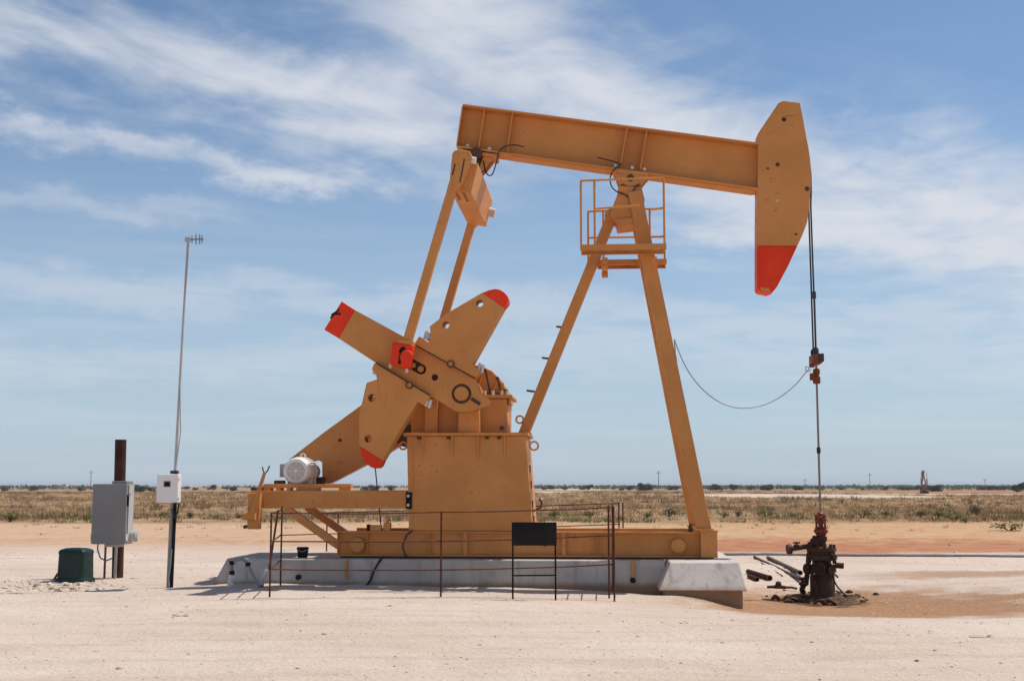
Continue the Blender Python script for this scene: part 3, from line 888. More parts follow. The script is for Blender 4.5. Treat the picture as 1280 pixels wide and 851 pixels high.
# ---- wrist pins, pitman arms
PIT = 1.47
bq = [L(x, y, -PIT) for x, y in ((488, 456), (513, 462), (518, 432), (492, 428))]
for sgn in (-1, 1):
    y0_, y1_ = sorted((sgn * (PIT - 0.13), sgn * (PIT + 0.13)))
    wb = MB().plate([(q.x, q.z) for q in bq], y0_, y1_).build('wrist_pin_bearing', 'red', jack, 0.03, seg=3)
    cx_ = sum(q.x for q in bq) / 4; cz_ = sum(q.z for q in bq) / 4
    MB().cyl((cx_, sgn * 0.95, cz_), (cx_, sgn * (PIT - 0.12), cz_), 0.10, 20).build('wrist_pin', 'dark_hole', wb, 0, 35)
    for px, py in ((487.5, 457.5), (508, 463.5), (511, 428.5)):
        q = L(px, py, -PIT)
        MB().cyl((q.x, sgn * PIT, q.z - 0.03), (q.x + 0.012, sgn * PIT, q.z + 0.035), 0.026, 8).build('bolt', 'bolt', wb)
    pb = [L(x, y, -PIT) for x, y in ((497, 431), (517, 433), (518, 427), (499, 425))]
    MB().plate([(q.x, q.z) for q in pb], y0_ + 0.02, y1_ - 0.02).build('bearing_cap', 'tan', wb, 0.01)
    if sgn < 0:
        MB().cyl((L(510, 447, -PIT).x, y0_ - 0.04, L(510, 447, -PIT).z), (L(510, 447, -PIT).x, y0_ + 0.01, L(510, 447, -PIT).z), 0.11, 20).build('bearing_boss', 'red', wb, 0.02, 35)
        mk = MB()
        for seq in (((499, 455), (500.5, 446), (502, 437)), ((499.5, 440), (503.5, 434), (506, 437))):
            P_ = [L(x, y, -PIT - 0.13) for x, y in seq]
            for u_, v_ in zip(P_, P_[1:]):
                mk.beam((u_.x, y0_ - 0.003, u_.z), (v_.x, y0_ - 0.003, v_.z), 0.006, 0.045, (0, 1, 0))
        mk.build('brush_mark', 'black', wb)
pa, pb_ = L(508.5, 430, -PIT), L(568, 228, -PIT)
for sgn in (-1, 1):
    MB().beam((pa.x, sgn * PIT, pa.z), (pb_.x, sgn * PIT, pb_.z), 0.14, 0.150, (0, 1, 0)).build('pitman_arm', 'tan', jack, 0.012)
# ---- equalizer bar and yokes
yk = [(562, 236), (566, 194), (569, 190), (576, 188.5), (589, 192), (591, 199), (577, 232), (571, 239)]
for sgn in (-1, 1):
    y0_, y1_ = sorted((sgn * (PIT - 0.10), sgn * (PIT + 0.10)))
    yo = MB().plate(pl(yk, -PIT), y0_, y1_).build('pitman_yoke', 'tan', jack, 0.02)
    if sgn < 0:
        for e0, e1 in (((569, 205), (565.5, 219)), ((580.5, 199), (575, 228))):
            u_, v_ = L(*e0, -PIT - 0.10), L(*e1, -PIT - 0.10)
            MB().beam((u_.x, y0_ - 0.001, u_.z), (v_.x, y0_ - 0.001, v_.z), 0.006, 0.024, (0, 1, 0)).build('clamp_gap', 'dark_hole', yo)
    q = L(588, 200, -PIT)
    MB().cyl((q.x, sgn * PIT, q.z), (q.x + 0.09, sgn * PIT, q.z - 0.02), 0.06, 14).build('yoke_pin', 'bolt', yo, 0, 35)
e_top = L(583, 198, -PIT); e_bot = L(573, 238, -PIT)
ax_ = (e_bot - e_top).normalized(); sd = Vector((ax_.z, 0, -ax_.x))
if sd.x < 0: sd = -sd
b = MB()
cen = (e_top + e_bot) / 2
hh = (e_bot - e_top).length / 2 * 0.95; ww = 0.20
prof = [cen - ax_ * hh - sd * ww * 0.9, cen - ax_ * hh + sd * ww, cen + ax_ * hh + sd * ww, cen + ax_ * hh - sd * ww * 0.9]
b.plate([(q.x, q.z) for q in prof], -PIT + 0.101, PIT - 0.101)
eq = b.build('equalizer_bar', 'tan', jack, 0.02)
for k in range(5):
    yk_ = -PIT + 0.22 + k * 0.14
    for s2 in (-0.07, 0.07):
        q = cen + ax_ * hh + sd * s2
        MB().cyl((q.x, yk_, q.z + 0.01), (q.x + ax_.x * 0.006, yk_, q.z + ax_.z * 0.006), 0.032, 12).build('bolt_hole', 'dark_hole', eq)
MB().cyl((cen.x + sd.x * ww, PIT - 0.25, cen.z + sd.z * ww), (cen.x + sd.x * (ww + 0.12), PIT - 0.25, cen.z + sd.z * (ww + 0.12)), 0.09, 16).build('end_pin', 'bolt', eq, 0, 35)

# ---- walking beam (I-section with cover flanges)
FW = 0.22
tl, tr = L(578.5, 130, -FW), L(950, 178.5, -FW); bl_, br = L(570.5, 184, -FW), L(950, 237.5, -FW)
T = 0.036
axb = (tr - tl).normalized(); nb = Vector((-axb.z, 0, axb.x))
if nb.z < 0: nb = -nb
wb = MB(); xy = lambda q: (q.x, q.z)
wb.plate([xy(tl - nb * T), xy(tr - nb * T), xy(br + nb * T), xy(bl_ + nb * T)][::-1], -0.014, 0.014)
beam = wb.build('walking_beam', 'tan', jack)
MB().plate([xy(tl), xy(tr), xy(tr - nb * (T - 0.002)), xy(tl - nb * (T - 0.002))], -FW, FW).build('beam_flange', 'tan', beam, 0.006)
MB().plate([xy(bl_), xy(br), xy(br + nb * (T - 0.002)), xy(bl_ + nb * (T - 0.002))], -FW, FW).build('beam_flange', 'tan', beam, 0.006)
MB().plate([xy(tl - nb * (T + 0.001) - axb * 0.012), xy(tl - nb * (T + 0.001) + axb * 0.012), xy(bl_ + nb * (T + 0.001) + axb * 0.012), xy(bl_ + nb * (T + 0.001) - axb * 0.012)], -FW + 0.004, FW - 0.004).build('end_plate', 'tan', beam, 0.003)
for (ax0, ay0, ax1, ay1) in ((606, 134, 598, 187), (641, 138, 634, 191), (784.5, 157, 775, 211), (809, 160, 800, 214)):
    u_, v_ = L(ax0, ay0, -FW), L(ax1, ay1, -FW)
    u_ = tl + axb * ((u_ - tl).dot(axb)) - nb * (T + 0.001); v_ = bl_ + axb * ((v_ - bl_).dot(axb)) + nb * (T + 0.006)
    for s0, s1 in ((-FW + 0.006, -0.015), (0.015, FW - 0.006)):
        MB().plate([xy(u_ - axb * 0.011), xy(u_ + axb * 0.011), xy(v_ + axb * 0.011), xy(v_ - axb * 0.011)], s0, s1).build('web_stiffener', 'tan', beam, 0.003)
# doubler plate under the bottom flange
c0 = bl_ + axb * 1.0; c1 = br - axb * 0.1
MB().plate([xy(c0 - nb * 0.001), xy(c1 - nb * 0.001), xy(c1 - nb * 0.022), xy(c0 - nb * 0.022)], -FW + 0.05, FW - 0.05).build('doubler_plate', 'tan', beam, 0.003)
# equalizer bearing under the tail
q = L(597, 197, 0); ebz = q
tb0, tb1 = L(577, 186, 0), L(620, 193, 0)
mb = MB().plate(pl([(576, 187.5), (622, 193.6), (621, 197.5), (575, 191.5)], -0.2), -0.24, 0.24)
eb = mb.build('tail_bearing', 'tan', jack, 0.006)
for sgn in (-1, 1):
    MB().plate(pl([(579, 192.5), (592, 194.5), (596, 224), (588, 226), (579, 205)], 0), sgn * 0.18 - 0.03, sgn * 0.18 + 0.03).build('bearing_cheek', 'tan', eb, 0.008)
    MB().plate(pl([(606, 196), (619, 198), (607, 214), (599, 219)], 0), sgn * 0.16 - 0.03, sgn * 0.16 + 0.03).build('bearing_bracket', 'tan', eb, 0.008)
MB().cyl((ebz.x, -0.30, ebz.z), (ebz.x, 0.30, ebz.z), 0.105, 24).build('bearing_shaft', 'dark_hole', eb, 0, 35)
MB().beam((ebz.x, 0, ebz.z), (cen.x, 0, cen.z + 0.1), 0.30, 0.30, (0, 1, 0)).build('bearing_link', 'dark_hole', eb, 0.03)
for px, py in ((585, 179.5), (612, 184)):
    q = L(px, py, -0.15); zf_ = bl_ + axb * ((q - bl_).dot(axb)) + nb * T
    MB().cyl((zf_.x, -0.15, zf_.z), (zf_.x + nb.x * 0.05, -0.15, zf_.z + nb.z * 0.05), 0.035, 8).build('bolt', 'bolt', eb)
MB().tube(crv([L(655, 184, -0.24), L(645, 181.5, -0.25), L(632, 183, -0.26), L(624, 190, -0.26), L(620.5, 203, -0.26), L(616, 217, -0.25), L(611, 219.5, -0.24), L(607, 214, -0.22), L(604, 201, -0.2)]), 0.011, 8).build('grease_hose', 'rubber', eb, 0, 60)

# ---- horse head
HW = 0.20
hp = [(946.5, 307), (947.5, 167), (973, 129), (979, 126), (1000, 128.5), (1003, 143), (1008, 171), (1010.5, 183), (1013, 200), (1013.8, 215), (1013.4, 238), (1011.5, 262), (1009, 278), (1003.5, 293), (997, 307)]
hr = [(946.5, 307), (997, 307), (985, 333), (971, 359), (967, 364), (961, 366), (949, 363.5), (946.5, 360)]
hq = L(980, 149, -HW)
hh_ = MB().plate(pl(hp, -HW), -HW, HW, [circ(hq.x, hq.z, 0.04, 14)]).build('horse_head', 'tan', jack, 0.012)
MB().cyl((hq.x, -HW + 0.06, hq.z), (hq.x, HW - 0.06, hq.z), 0.039, 14).build('hole_liner', 'dark_hole', hh_)
MB().plate(pl(hr, -HW), -HW + 0.001, HW - 0.001).build('painted_tip', 'red', hh_, 0.014)
q0, q1_ = L(951, 362.5, -HW), L(962, 364.5, -HW)
MB().plate([(q0.x, q0.z + 0.05), (q1_.x, q1_.z + 0.05), (q1_.x, q1_.z - 0.006), (q0.x, q0.z - 0.006)], -HW - 0.004, -HW + 0.1).build('bare_patch', 'tan', hh_)
for px, py, r_, mt in ((972, 206, 0.035, 'dark_hole'), (960, 211, 0.018, 'dark_hole'), (966, 226, 0.045, 'tan'), (972, 251, 0.022, 'bolt'), (959, 251.5, 0.028, 'tan'), (1009, 236, 0.04, 'dark_hole'), (995, 293, 0.02, 'dark_hole'), (961, 168, 0.03, 'tan')):
    q = L(px, py, -HW)
    MB().lathe((q.x, -HW + 0.004, q.z), [(r_, 0), (r_, 0.018), (r_ * 0.75, 0.026)], (0, -1, 0), 14).build('head_bolt', mt, hh_, 0, 35)
# wire line over the curved face and down to the carrier bar
bar = L(1019.5, 449, 0)
XR = L(1025.5, 640, 0).x
arc = [L(x, y, -HW) for x, y in ((1004, 143), (1008.6, 171), (1011.3, 183), (1013.8, 200), (1014.8, 215), (1014.6, 238), (1013.4, 256))]
for sgn in (-1, 1):
    yy = sgn * 0.11
    pts = [Vector((p_.x - 0.045 + 0.01 * i_, yy, p_.z)) for i_, p_ in enumerate(arc)] + [Vector((XR - 0.02, sgn * 0.13, bar.z))]
    MB().tube(pts, 0.015, 8).build('bridle_cable', 'cable', jack, 0, 60)
cb = MB().box((XR - 0.09, -0.20, bar.z - 0.09), (XR + 0.07, 0.20, bar.z + 0.07)).build('carrier_bar', 'stuffing', jack, 0.015)
MB().lathe((XR - 0.02, -0.13, bar.z + 0.05), [(0.045, 0), (0.05, 0.1), (0.03, 0.14)], n=12).build('cable_socket', 'cable', cb, 0, 40)
MB().lathe((XR - 0.02, 0.13, bar.z + 0.05), [(0.045, 0), (0.05, 0.1), (0.03, 0.14)], n=12).build('cable_socket', 'cable', cb, 0, 40)
MB().box((XR - 0.0, -0.215, bar.z - 0.06), (XR + 0.10, 0.10, bar.z + 0.08)).build('load_cell', 'oil_green', cb, 0.01)

# ---- samson post
SB = L(788, 222, -0.2)                    # saddle bearing
legT = 0.238
for sgn in (-1, 1):
    t0, t1 = L(793, 240, -0.26), L(880.5, 663, -0.93)
    b = MB().beam((t0.x, sgn * 0.26, t0.z), (t1.x, sgn * 0.93 * 0.95, zt + 0.032), 0.12, legT, (0, 1, 0))
    lg = b.build('post_leg', 'tan', jack, 0.012)
    q = L(881, 661, -0.93)
    MB().box((q.x - 0.17, min(sgn * 0.76, sgn * 1.0), zt + 0.031), (q.x + 0.14, max(sgn * 0.76, sgn * 1.0), zt + 0.055)).build('leg_shoe', 'tan', lg, 0.004)
t0, t1 = L(764, 271, -0.1), L(654.5, 546, 0)
rl = MB().beam((t0.x, 0.0, t0.z), (t1.x, 0.0, zpt + 0.056), 0.22, 0.18, (0, 1, 0)).build('post_leg', 'tan', jack, 0.012)
MB().cyl((t0.x, -0.15, t0.z + 0.02), (t0.x, 0.15, t0.z + 0.02), 0.115, 20).build('leg_knuckle', 'tan', rl, 0.01, 35)
for px, py in ((701, 408), (683, 447), (664, 488)):
    q = L(px, py, -0.02)
    MB().cyl((q.x + 0.06, -0.02, q.z - 0.02), (q.x - 0.08, -0.02, q.z + 0.0), 0.018, 8).build('step_peg', 'dark_hole', rl)
q = L(649.5, 524, -0.1); MB().ring((q.x + 0.0, -0.05, q.z), (0, 1, 0), 0.078, 0.05, 20, 0.03).build('lifting_eye', 'tan', rl, 0, 40)
q = L(655, 543, -0.1); MB().box((q.x - 0.14, -0.16, zpt + 0.057), (q.x + 0.12, 0.16, zpt + 0.085)).build('leg_shoe', 'tan', rl, 0.004)
hd = MB().plate(pl([(773, 232), (771, 245), (762, 268), (771, 279), (797, 276), (806, 250), (802, 234)], -0.27), -0.27, 0.27).build('post_head', 'tan', jack, 0.015)
MB().plate(pl([(770, 275), (797, 272), (798, 280), (772, 283)], -0.3), -0.34, 0.34).build('head_cross_plate', 'tan', hd, 0.008)
sb = MB().plate(pl([(767, 211), (811, 215.5), (811, 219.5), (767, 215)], -0.25), -0.25, 0.25).build('saddle_bearing', 'tan', jack, 0.006)
for sgn in (-1, 1):
    MB().plate(pl([(769, 216), (781, 217), (783, 229), (774, 232)], -0.2), sgn * 0.17 - 0.05, sgn * 0.17 + 0.05).build('bearing_cheek', 'tan', sb, 0.008)
    MB().plate(pl([(797, 219), (810, 220), (801, 232), (794, 231)], -0.2), sgn * 0.17 - 0.05, sgn * 0.17 + 0.05).build('bearing_cheek', 'tan', sb, 0.008)
MB().cyl((SB.x, -0.24, SB.z - 0.02), (SB.x, 0.24, SB.z - 0.02), 0.15, 28).build('bearing_body', 'tan', sb, 0.01, 35)
MB().cyl((SB.x, -0.27, SB.z - 0.02), (SB.x, 0.27, SB.z - 0.02), 0.06, 20).build('bearing_pin', 'dark_hole', sb, 0, 35)
for px, py in ((791, 203.5), (806, 208), (770, 203)):
    q = L(px, py, -0.18); zf_ = bl_ + axb * ((q - bl_).dot(axb)) + nb * T
    MB().cyl((zf_.x, -0.17, zf_.z), (zf_.x + nb.x * 0.05, -0.17, zf_.z + nb.z * 0.05), 0.03, 8).build('bolt', 'bolt', sb)
MB().tube(crv([L(747, 197, -0.24), L(757, 199.5, -0.25), L(770, 203, -0.26), L(776, 206, -0.27), L(768, 212, -0.28), L(763, 221, -0.29), L(764, 232, -0.29), L(770, 239, -0.29), L(780, 243, -0.29), L(786, 248, -0.29), L(788, 258, -0.29)]), 0.011, 8).build('grease_hose', 'rubber', sb, 0, 60)
MB().tube(crv([L(800, 230, -0.29), L(794, 235, -0.30), L(790.5, 242, -0.30), L(791, 258, -0.29)]), 0.010, 8).build('grease_hose', 'rubber', sb, 0, 60)

# ---- service platform with railings
sp = empty('service_platform', (0, 0, 0)); sp.parent = jack
zpf = L(780, 305, -0.95).z
WX0, WX1 = L(726, 310, -0.95).x, L(833, 310, -0.95).x


def walkway(x0, x1, y0, y1):
    b = MB()
    for yy in (y0, y1):
        s_ = 1 if yy == y0 else -1
        b.box((x0, min(yy, yy + s_ * 0.012), zpf - 0.095), (x1, max(yy, yy + s_ * 0.012), zpf))
        b.box((x0, min(yy + s_ * 0.013, yy + s_ * 0.05), zpf - 0.095), (x1, max(yy + s_ * 0.013, yy + s_ * 0.05), zpf - 0.085))
    o = b.build('walkway', 'tan', sp)
    n = 14
    for k in range(n):
        if k in (4, 8, 12, 2): continue
        xa = x0 + (x1 - x0) * k / n
        MB().box((xa + 0.004, y0 + 0.013, zpf - 0.03), (xa + (x1 - x0) / n - 0.004, y1 - 0.013, zpf - 0.002)).build('tread', 'tan', o)
    return o


walkway(WX0, WX1, -0.95, -0.48)
fx0 = L(747, 333, 0.9).x; fx1 = L(832, 333, 0.9).x
walkway(fx0, fx1, 0.48, 0.95)
rr = 0.019


def rail(pts, name='rail', r=rr):
    MB().tube(pts, r, 8).build(name, 'tan', sp, 0, 60)


YN = -0.93
nt0, nt1 = L(726, 226, YN), L(829.5, 222.5, YN)
tz = lambda px: nt0 + (nt1 - nt0) * ((px - 726) / 103.5)
rail([nt0, nt1], 'top_rail')
for pt, pbm in ((726, 729), (743, 746.5), (829.5, 833.5)):
    a = tz(pt); rail([a, Vector((a.x, YN, zpf - 0.1))], 'railing_post')
a, b_ = L(745, 261, YN), L(800, 257, YN); rail([a, b_], 'mid_rail')
a, b_ = L(813, 262, YN), L(831, 260, YN); rail([a, b_], 'mid_rail')
YFr = 0.93
f0, f1 = L(735, 264.5, YFr), L(830, 260.5, YFr)
rail([f0, f1], 'top_rail')
for px in (735, 754, 812, 830):
    a = f0 + (f1 - f0) * ((px - 735) / 95.0)
    rail([a, Vector((a.x, YFr, zpf - 0.1))], 'railing_post')
m0 = (f0.z + zpf) / 2
rail([Vector((f0.x, YFr, m0)), Vector((f1.x, YFr, m0))], 'mid_rail')
# end rail on the well side and cross bearers that carry the two walkways
a = tz(829.5); b_ = f1
rail([a, b_], 'top_rail'); rail([Vector((a.x, YN, (a.z + zpf) / 2)), Vector((b_.x, YFr, m0))], 'mid_rail')
for px in (756, 818):
    q = L(px, 320, -0.6)
    MB().box((q.x - 0.05, -0.47, zpf - 0.26), (q.x + 0.05, 0.47, zpf - 0.135)).build('bearer', 'tan', sp, 0.006)
    for sgn in (-1, 1):
        MB().box((q.x - 0.055, sgn * 0.36 - 0.10, zpf - 0.34), (q.x + 0.055, sgn * 0.36 + 0.09, zpf - 0.262)).build('clamp_bracket', 'tan', sp, 0.01)

# ---- motor frame on the left
MFy = -0.85
mz1, mz0 = L(420, 613, MFy).z, L(420, 635, MFy).z
mx0, mx1 = L(313, 624, MFy).x, L(507.5, 624, MFy).x
mf = empty('motor_frame', (0, 0, 0)); mf.parent = jack
for sgn in (-1, 1):
    y0_, y1_ = sorted((sgn * 0.85, sgn * 0.69))
    MB().box((mx0, y0_, mz0), (mx1, y1_, mz1)).build('frame_beam', 'tan', mf, 0.008)
    d0, d1 = L(355, 636, MFy), L(424, 682, MFy)
    MB().beam((d0.x, sgn * 0.77, mz0 - 0.0), (d1.x - 0.02, sgn * 0.77, d1.z), 0.12, 0.125, (0, 1, 0)).build('brace', 'tan', mf, 0.008)
for px in (320, 352, 395, 440):
    q = L(px, 610, MFy)
    MB().box((q.x - 0.10, -0.68, mz1 - 0.18), (q.x + 0.10, 0.68, mz1 + 0.002)).build('cross_bar', 'tan', mf, 0.006)
zrail = L(380, 604.5, -0.5).z
for yy, ax0, ax1 in ((-0.60, 331, 440), (0.30, 331, 440)):
    a, b_ = L(ax0, 607, yy), L(ax1, 607, yy)
    MB().box((a.x, yy - 0.09, mz1 + 0.045), (b_.x, yy + 0.09, zrail)).build('slide_rail', 'tan', mf, 0.006)
for px0, px1 in ((331, 340), (347, 353), (360, 365), (372, 400), (425, 437)):
    a, b_ = L(px0, 610, -0.6), L(px1, 610, -0.6)
    MB().box((a.x, -0.70, mz1 + 0.003), (b_.x, -0.5, mz1 + 0.044)).build('rail_block', 'tan', mf, 0.004)
q = L(319, 610, -0.8); MB().box((q.x - 0.08, -0.8, mz1 + 0.003), (q.x + 0.08, -0.4, mz1 + 0.05)).build('rail_block', 'dark_hole', mf, 0.004)
# brake lever bracket hanging at the free end
h0, h1 = L(306, 635, -0.95), L(325, 661, -0.95)
hb = MB().box((h0.x + 0.06, -1.0, h1.z), (h1.x, -0.86, h0.z + 0.25)).build('brake_bracket', 'tan', jack, 0.012)
MB().cyl((h0.x + 0.02, -1.05, h0.z - 0.12), (h0.x + 0.22, -1.05, h0.z - 0.12), 0.075, 18).build('ratchet_drum', 'tan', hb, 0, 35)
MB().tube([L(313, 647, -1.08), L(319, 632, -1.08), L(324, 612, -1.08), L(331, 590, -1.08)], [0.05, 0.06, 0.035, 0.026], 10).build('brake_lever', 'tan', hb, 0, 50)
MB().tube([L(331, 592, -1.08), L(329, 588, -1.08), L(328, 583.5, -1.08)], 0.012, 8).build('lever_grip', 'dark_hole', hb)
MB().tube([L(331, 592, -1.08), L(334.5, 588, -1.08), L(337, 582, -1.08)], 0.012, 8).build('lever_grip', 'dark_hole', hb)
MB().cyl(L(304.5, 658.5, -0.95), L(310, 657.5, -0.95), 0.03, 10).build('pivot_bolt', 'dark_hole', hb)

# ---- electric motor
mq = L(369, 588.5, -0.55)
zfeet = zrail
mo = MB()
mr = 0.225; MC = Vector((mq.x, 0, mq.z)); my0, my1 = -0.50, 0.22
mo.lathe((MC.x, my0, MC.z), [(0.16, 0.0), (0.205, 0.008), (0.232, 0.05), (0.238, 0.12), (0.238, 0.20), (0.225, 0.21), (0.225, 0.62), (0.232, 0.63), (0.228, 0.68), (0.17, 0.72), (0.07, 0.74)], (0, 1, 0), 40)
motor = mo.build('electric_motor', 'motor', jack, 0, 40)
for k in range(28):
    t_ = 2 * math.pi * k / 28
    e = Vector((math.cos(t_), 0, math.sin(t_)))
    MB().beam((MC.x + e.x * 0.236, my0 + 0.24, MC.z + e.z * 0.236), (MC.x + e.x * 0.236, my0 + 0.60, MC.z + e.z * 0.236), 0.010, 0.03, (-e.z, 0, e.x)).build('cooling_fin', 'motor', motor)
fg = MB()
for rr_ in (0.155, 0.135, 0.115, 0.095, 0.075, 0.055):
    fg.ring((MC.x, my0 - 0.006, MC.z), (0, 1, 0), rr_ + 0.006, rr_ - 0.004, 36, 0.008)
for k in range(8):
    t_ = math.pi * k / 4
    fg.beam((MC.x + 0.04 * math.cos(t_), my0 - 0.004, MC.z + 0.04 * math.sin(t_)), (MC.x + 0.16 * math.cos(t_), my0 - 0.004, MC.z + 0.16 * math.sin(t_)), 0.006, 0.010, (0, 1, 0))
fg.build('fan_grille', 'motor', motor)
MB().cyl((MC.x, my0 - 0.002, MC.z), (MC.x, my0 + 0.004, MC.z), 0.158, 36).build('fan_recess', 'grille', motor)
MB().cyl((MC.x, my0 - 0.014, MC.z), (MC.x, my0 + 0.003, MC.z), 0.038, 20).build('fan_hub', 'motor', motor, 0, 35)
MB().box((MC.x - 0.36, my0 + 0.28, MC.z - 0.10), (MC.x - 0.225, my0 + 0.56, MC.z + 0.13)).build('terminal_box', 'conduit', motor, 0.015)
MB().ring((MC.x + 0.02, my0 + 0.40, MC.z + 0.265), (0, 1, 0), 0.052, 0.030, 18, 0.022).build('lifting_eye', 'motor', motor, 0, 40)
for yy in (my0 + 0.26, my0 + 0.54):
    MB().box((MC.x - 0.21, yy, zfeet + 0.002), (MC.x + 0.21, yy + 0.09, MC.z - 0.13)).build('motor_foot', 'motor', motor, 0.01)
MB().cyl((MC.x, my1, MC.z), (MC.x, 0.47, MC.z), 0.05, 16).build('motor_shaft', 'rod', motor, 0, 35)
MB().box((MC.x - 0.27, -0.45, zrail + 0.001), (MC.x + 0.3, 0.25, zfeet + 0.0015)).build('motor_plate', 'tan', mf)
MB().box((MC.x - 0.42, -0.35, zrail - 0.03), (MC.x - 0.25, -0.2, zrail + 0.06)).build('adjusting_screw', 'dark_hole', mf, 0.01)

# ---- belt guard
BY0, BY1 = 0.50, 0.78
bgp = [(360.5, 574.5), (405, 540), (451, 506.5), (487, 482), (505, 474), (525, 474), (545, 486), (551, 506), (540, 530), (506, 552.5), (484, 566.5), (412, 604), (400, 604.5), (402.5, 598), (402.5, 577.5), (397, 574.5), (390, 576)]
bg = MB().plate(pl(bgp, BY0), BY0, BY1).build('belt_guard', 'tan', jack, 0.015)
q = L(425, 550, BY0); MB().lathe((q.x, BY0 + 0.002, q.z), [(0.03, 0), (0.03, 0.02), (0.015, 0.03)], (0, -1, 0), 10).build('guard_bolt', 'dark_hole', bg)
for px, py in ((452, 556), (390, 580), (470, 545)):
    q = L(px, py, BY0); MB().lathe((q.x, BY0 + 0.002, q.z), [(0.02, 0), (0.02, 0.015), (0.01, 0.02)], (0, -1, 0), 10).build('guard_bolt', 'tan', bg)
q = L(396, 595, BY0 + 0.1); MB().cyl((MC.x, BY0 + 0.02, MC.z), (MC.x, BY1 - 0.02, MC.z), 0.14, 24).build('drive_sheave', 'dark_hole', bg, 0, 35)
q = L(398, 600, 0.3); MB().box((q.x - 0.06, 0.28, zrail + 0.002), (q.x + 0.08, 0.49, q.z + 0.06)).build('guard_bracket', 'dark_hole', bg, 0.01)
for px in (505,):
    q = L(px, 553, 0.2)
    MB().cyl((q.x + 0.05, 0.1, q.z + 0.12), (q.x + 0.05, 0.49, q.z + 0.12), 0.20, 24).build('brake_drum', 'dark_hole', bg, 0, 35)

# ================================================================== POLISHED ROD, CABLE
pr = empty('polished_rod', toW(Vector((XR, 0, L(1025.5, 645, 0).z))))
tag(pr, 'thin steel rod hanging from the horse head clamp down into the wellhead', 'rod')
ztop = L(1020.5, 366, 0).z; zbase = pr.location.z
MB().tube([(0, 0, -0.3), (0, 0, ztop - zbase)], 0.019, 10).build('rod_shaft', 'rod', pr, 0, 60)
MB().tube([(0, 0, ztop - zbase - 0.10), (0, 0, ztop - zbase + 0.02)], 0.032, 10).build('rod_coupling', 'cable', pr, 0, 40)
zc_ = L(1021, 468, 0).z - zbase
cl = MB().lathe((0, 0, zc_ - 0.16), [(0.05, 0), (0.065, 0.02), (0.065, 0.12), (0.045, 0.13), (0.045, 0.16), (0.06, 0.17), (0.06, 0.24), (0.04, 0.26)], n=16).build('rod_clamp', 'orange', pr, 0, 35)
MB().box((-0.11, -0.05, zc_ - 0.10), (-0.04, 0.05, zc_ + 0.02)).build('clamp_lug', 'orange', cl, 0.01)
MB().box((-0.12, -0.03, zc_ + 0.12), (-0.03, 0.03, zc_ + 0.17)).build('clamp_bolt', 'stuffing', cl, 0.01)
zk = L(1025, 563, 0).z - zbase
MB().lathe((0, 0, zk - 0.05), [(0.025, 0), (0.035, 0.02), (0.035, 0.09), (0.025, 0.11)], n=10).build('rod_coupling', 'cable', pr, 0, 40)
c0, c1 = toW(L(843, 424, -0.5)), toW(L(1012, 463, -0.05))
pts = []
for x, y in ((843, 424), (848, 438), (858, 460), (873, 481), (892, 498), (912, 507.5), (932, 510), (955, 506), (977, 495), (996, 479), (1007, 465.5), (1012, 461)):
    t_ = (x - 843) / 169.0
    pts.append(toW(L(x, y, -0.55 + 0.5 * t_)))
cb = empty('signal_cable', pts[0])
tag(cb, 'thin grey cable sagging between the pump jack post and the rod clamp', 'cable')
MB().tube(crv([p_ - pts[0] for p_ in pts]), 0.009, 6).build('cable_run', 'conduit', cb, 0, 80)
lp = [toW(L(x, y, -0.05)) - pts[0] for x, y in ((1012, 461), (1008, 458), (1007, 461.5), (1010, 464.5), (1014, 462))]
MB().tube(crv(lp), 0.008, 6).build('cable_loop', 'conduit', cb, 0, 80)
MB().tube([toW(L(843, 424, -0.55)) - pts[0], toW(L(844, 440, -0.52)) - pts[0], toW(L(846, 452, -0.52)) - pts[0]], 0.010, 6).build('cable_tail', 'conduit', cb, 0, 80)

# ================================================================== WELLHEAD
ZW = -0.30
wh = empty('wellhead', (WELL.x, WELL.y, ZW))
tag(wh, 'oil blackened wellhead with dark red stuffing box and side valves', 'wellhead')


def H(py): return L(1026, py, 0).z - ZW


def WX(px): return L(px, 700, 0).x - XR


MB().lathe((0, 0, -0.05), [(0.20, 0), (0.205, 0.02), (0.205, H(716)), (0.19, H(714))], n=28).build('casing', 'oil_green', wh, 0, 40)
MB().lathe((-0.0, 0, H(716)), [(0.18, 0), (0.235, 0.02), (0.235, 0.09), (0.17, 0.11), (0.15, 0.20), (0.20, 0.22)], n=28).build('casing_head', 'oil', wh, 0, 35)
hdo = MB().lathe((0, 0, H(700)), [(0.19, 0), (0.245, 0.01), (0.245, 0.09), (0.21, 0.10), (0.21, 0.14), (0.245, 0.15), (0.245, 0.21), (0.11, 0.23)], n=28).build('tubing_head', 'oil_green', wh, 0, 35)
for k in range(10):
    t_ = 2 * math.pi * k / 10
    MB().cyl((0.208 * math.cos(t_), 0.208 * math.sin(t_), H(700) - 0.05), (0.208 * math.cos(t_), 0.208 * math.sin(t_), H(688) + 0.03), 0.022, 6).build('stud', 'oil', hdo)
MB().lathe((0, 0, H(690)), [(0.11, 0), (0.11, 0.08), (0.075, 0.10), (0.075, 0.18), (0.10, 0.19), (0.10, 0.26), (0.06, 0.28), (0.06, 0.34)], n=20).build('pumping_tee', 'oil', wh, 0, 35)
zs_ = H(673)
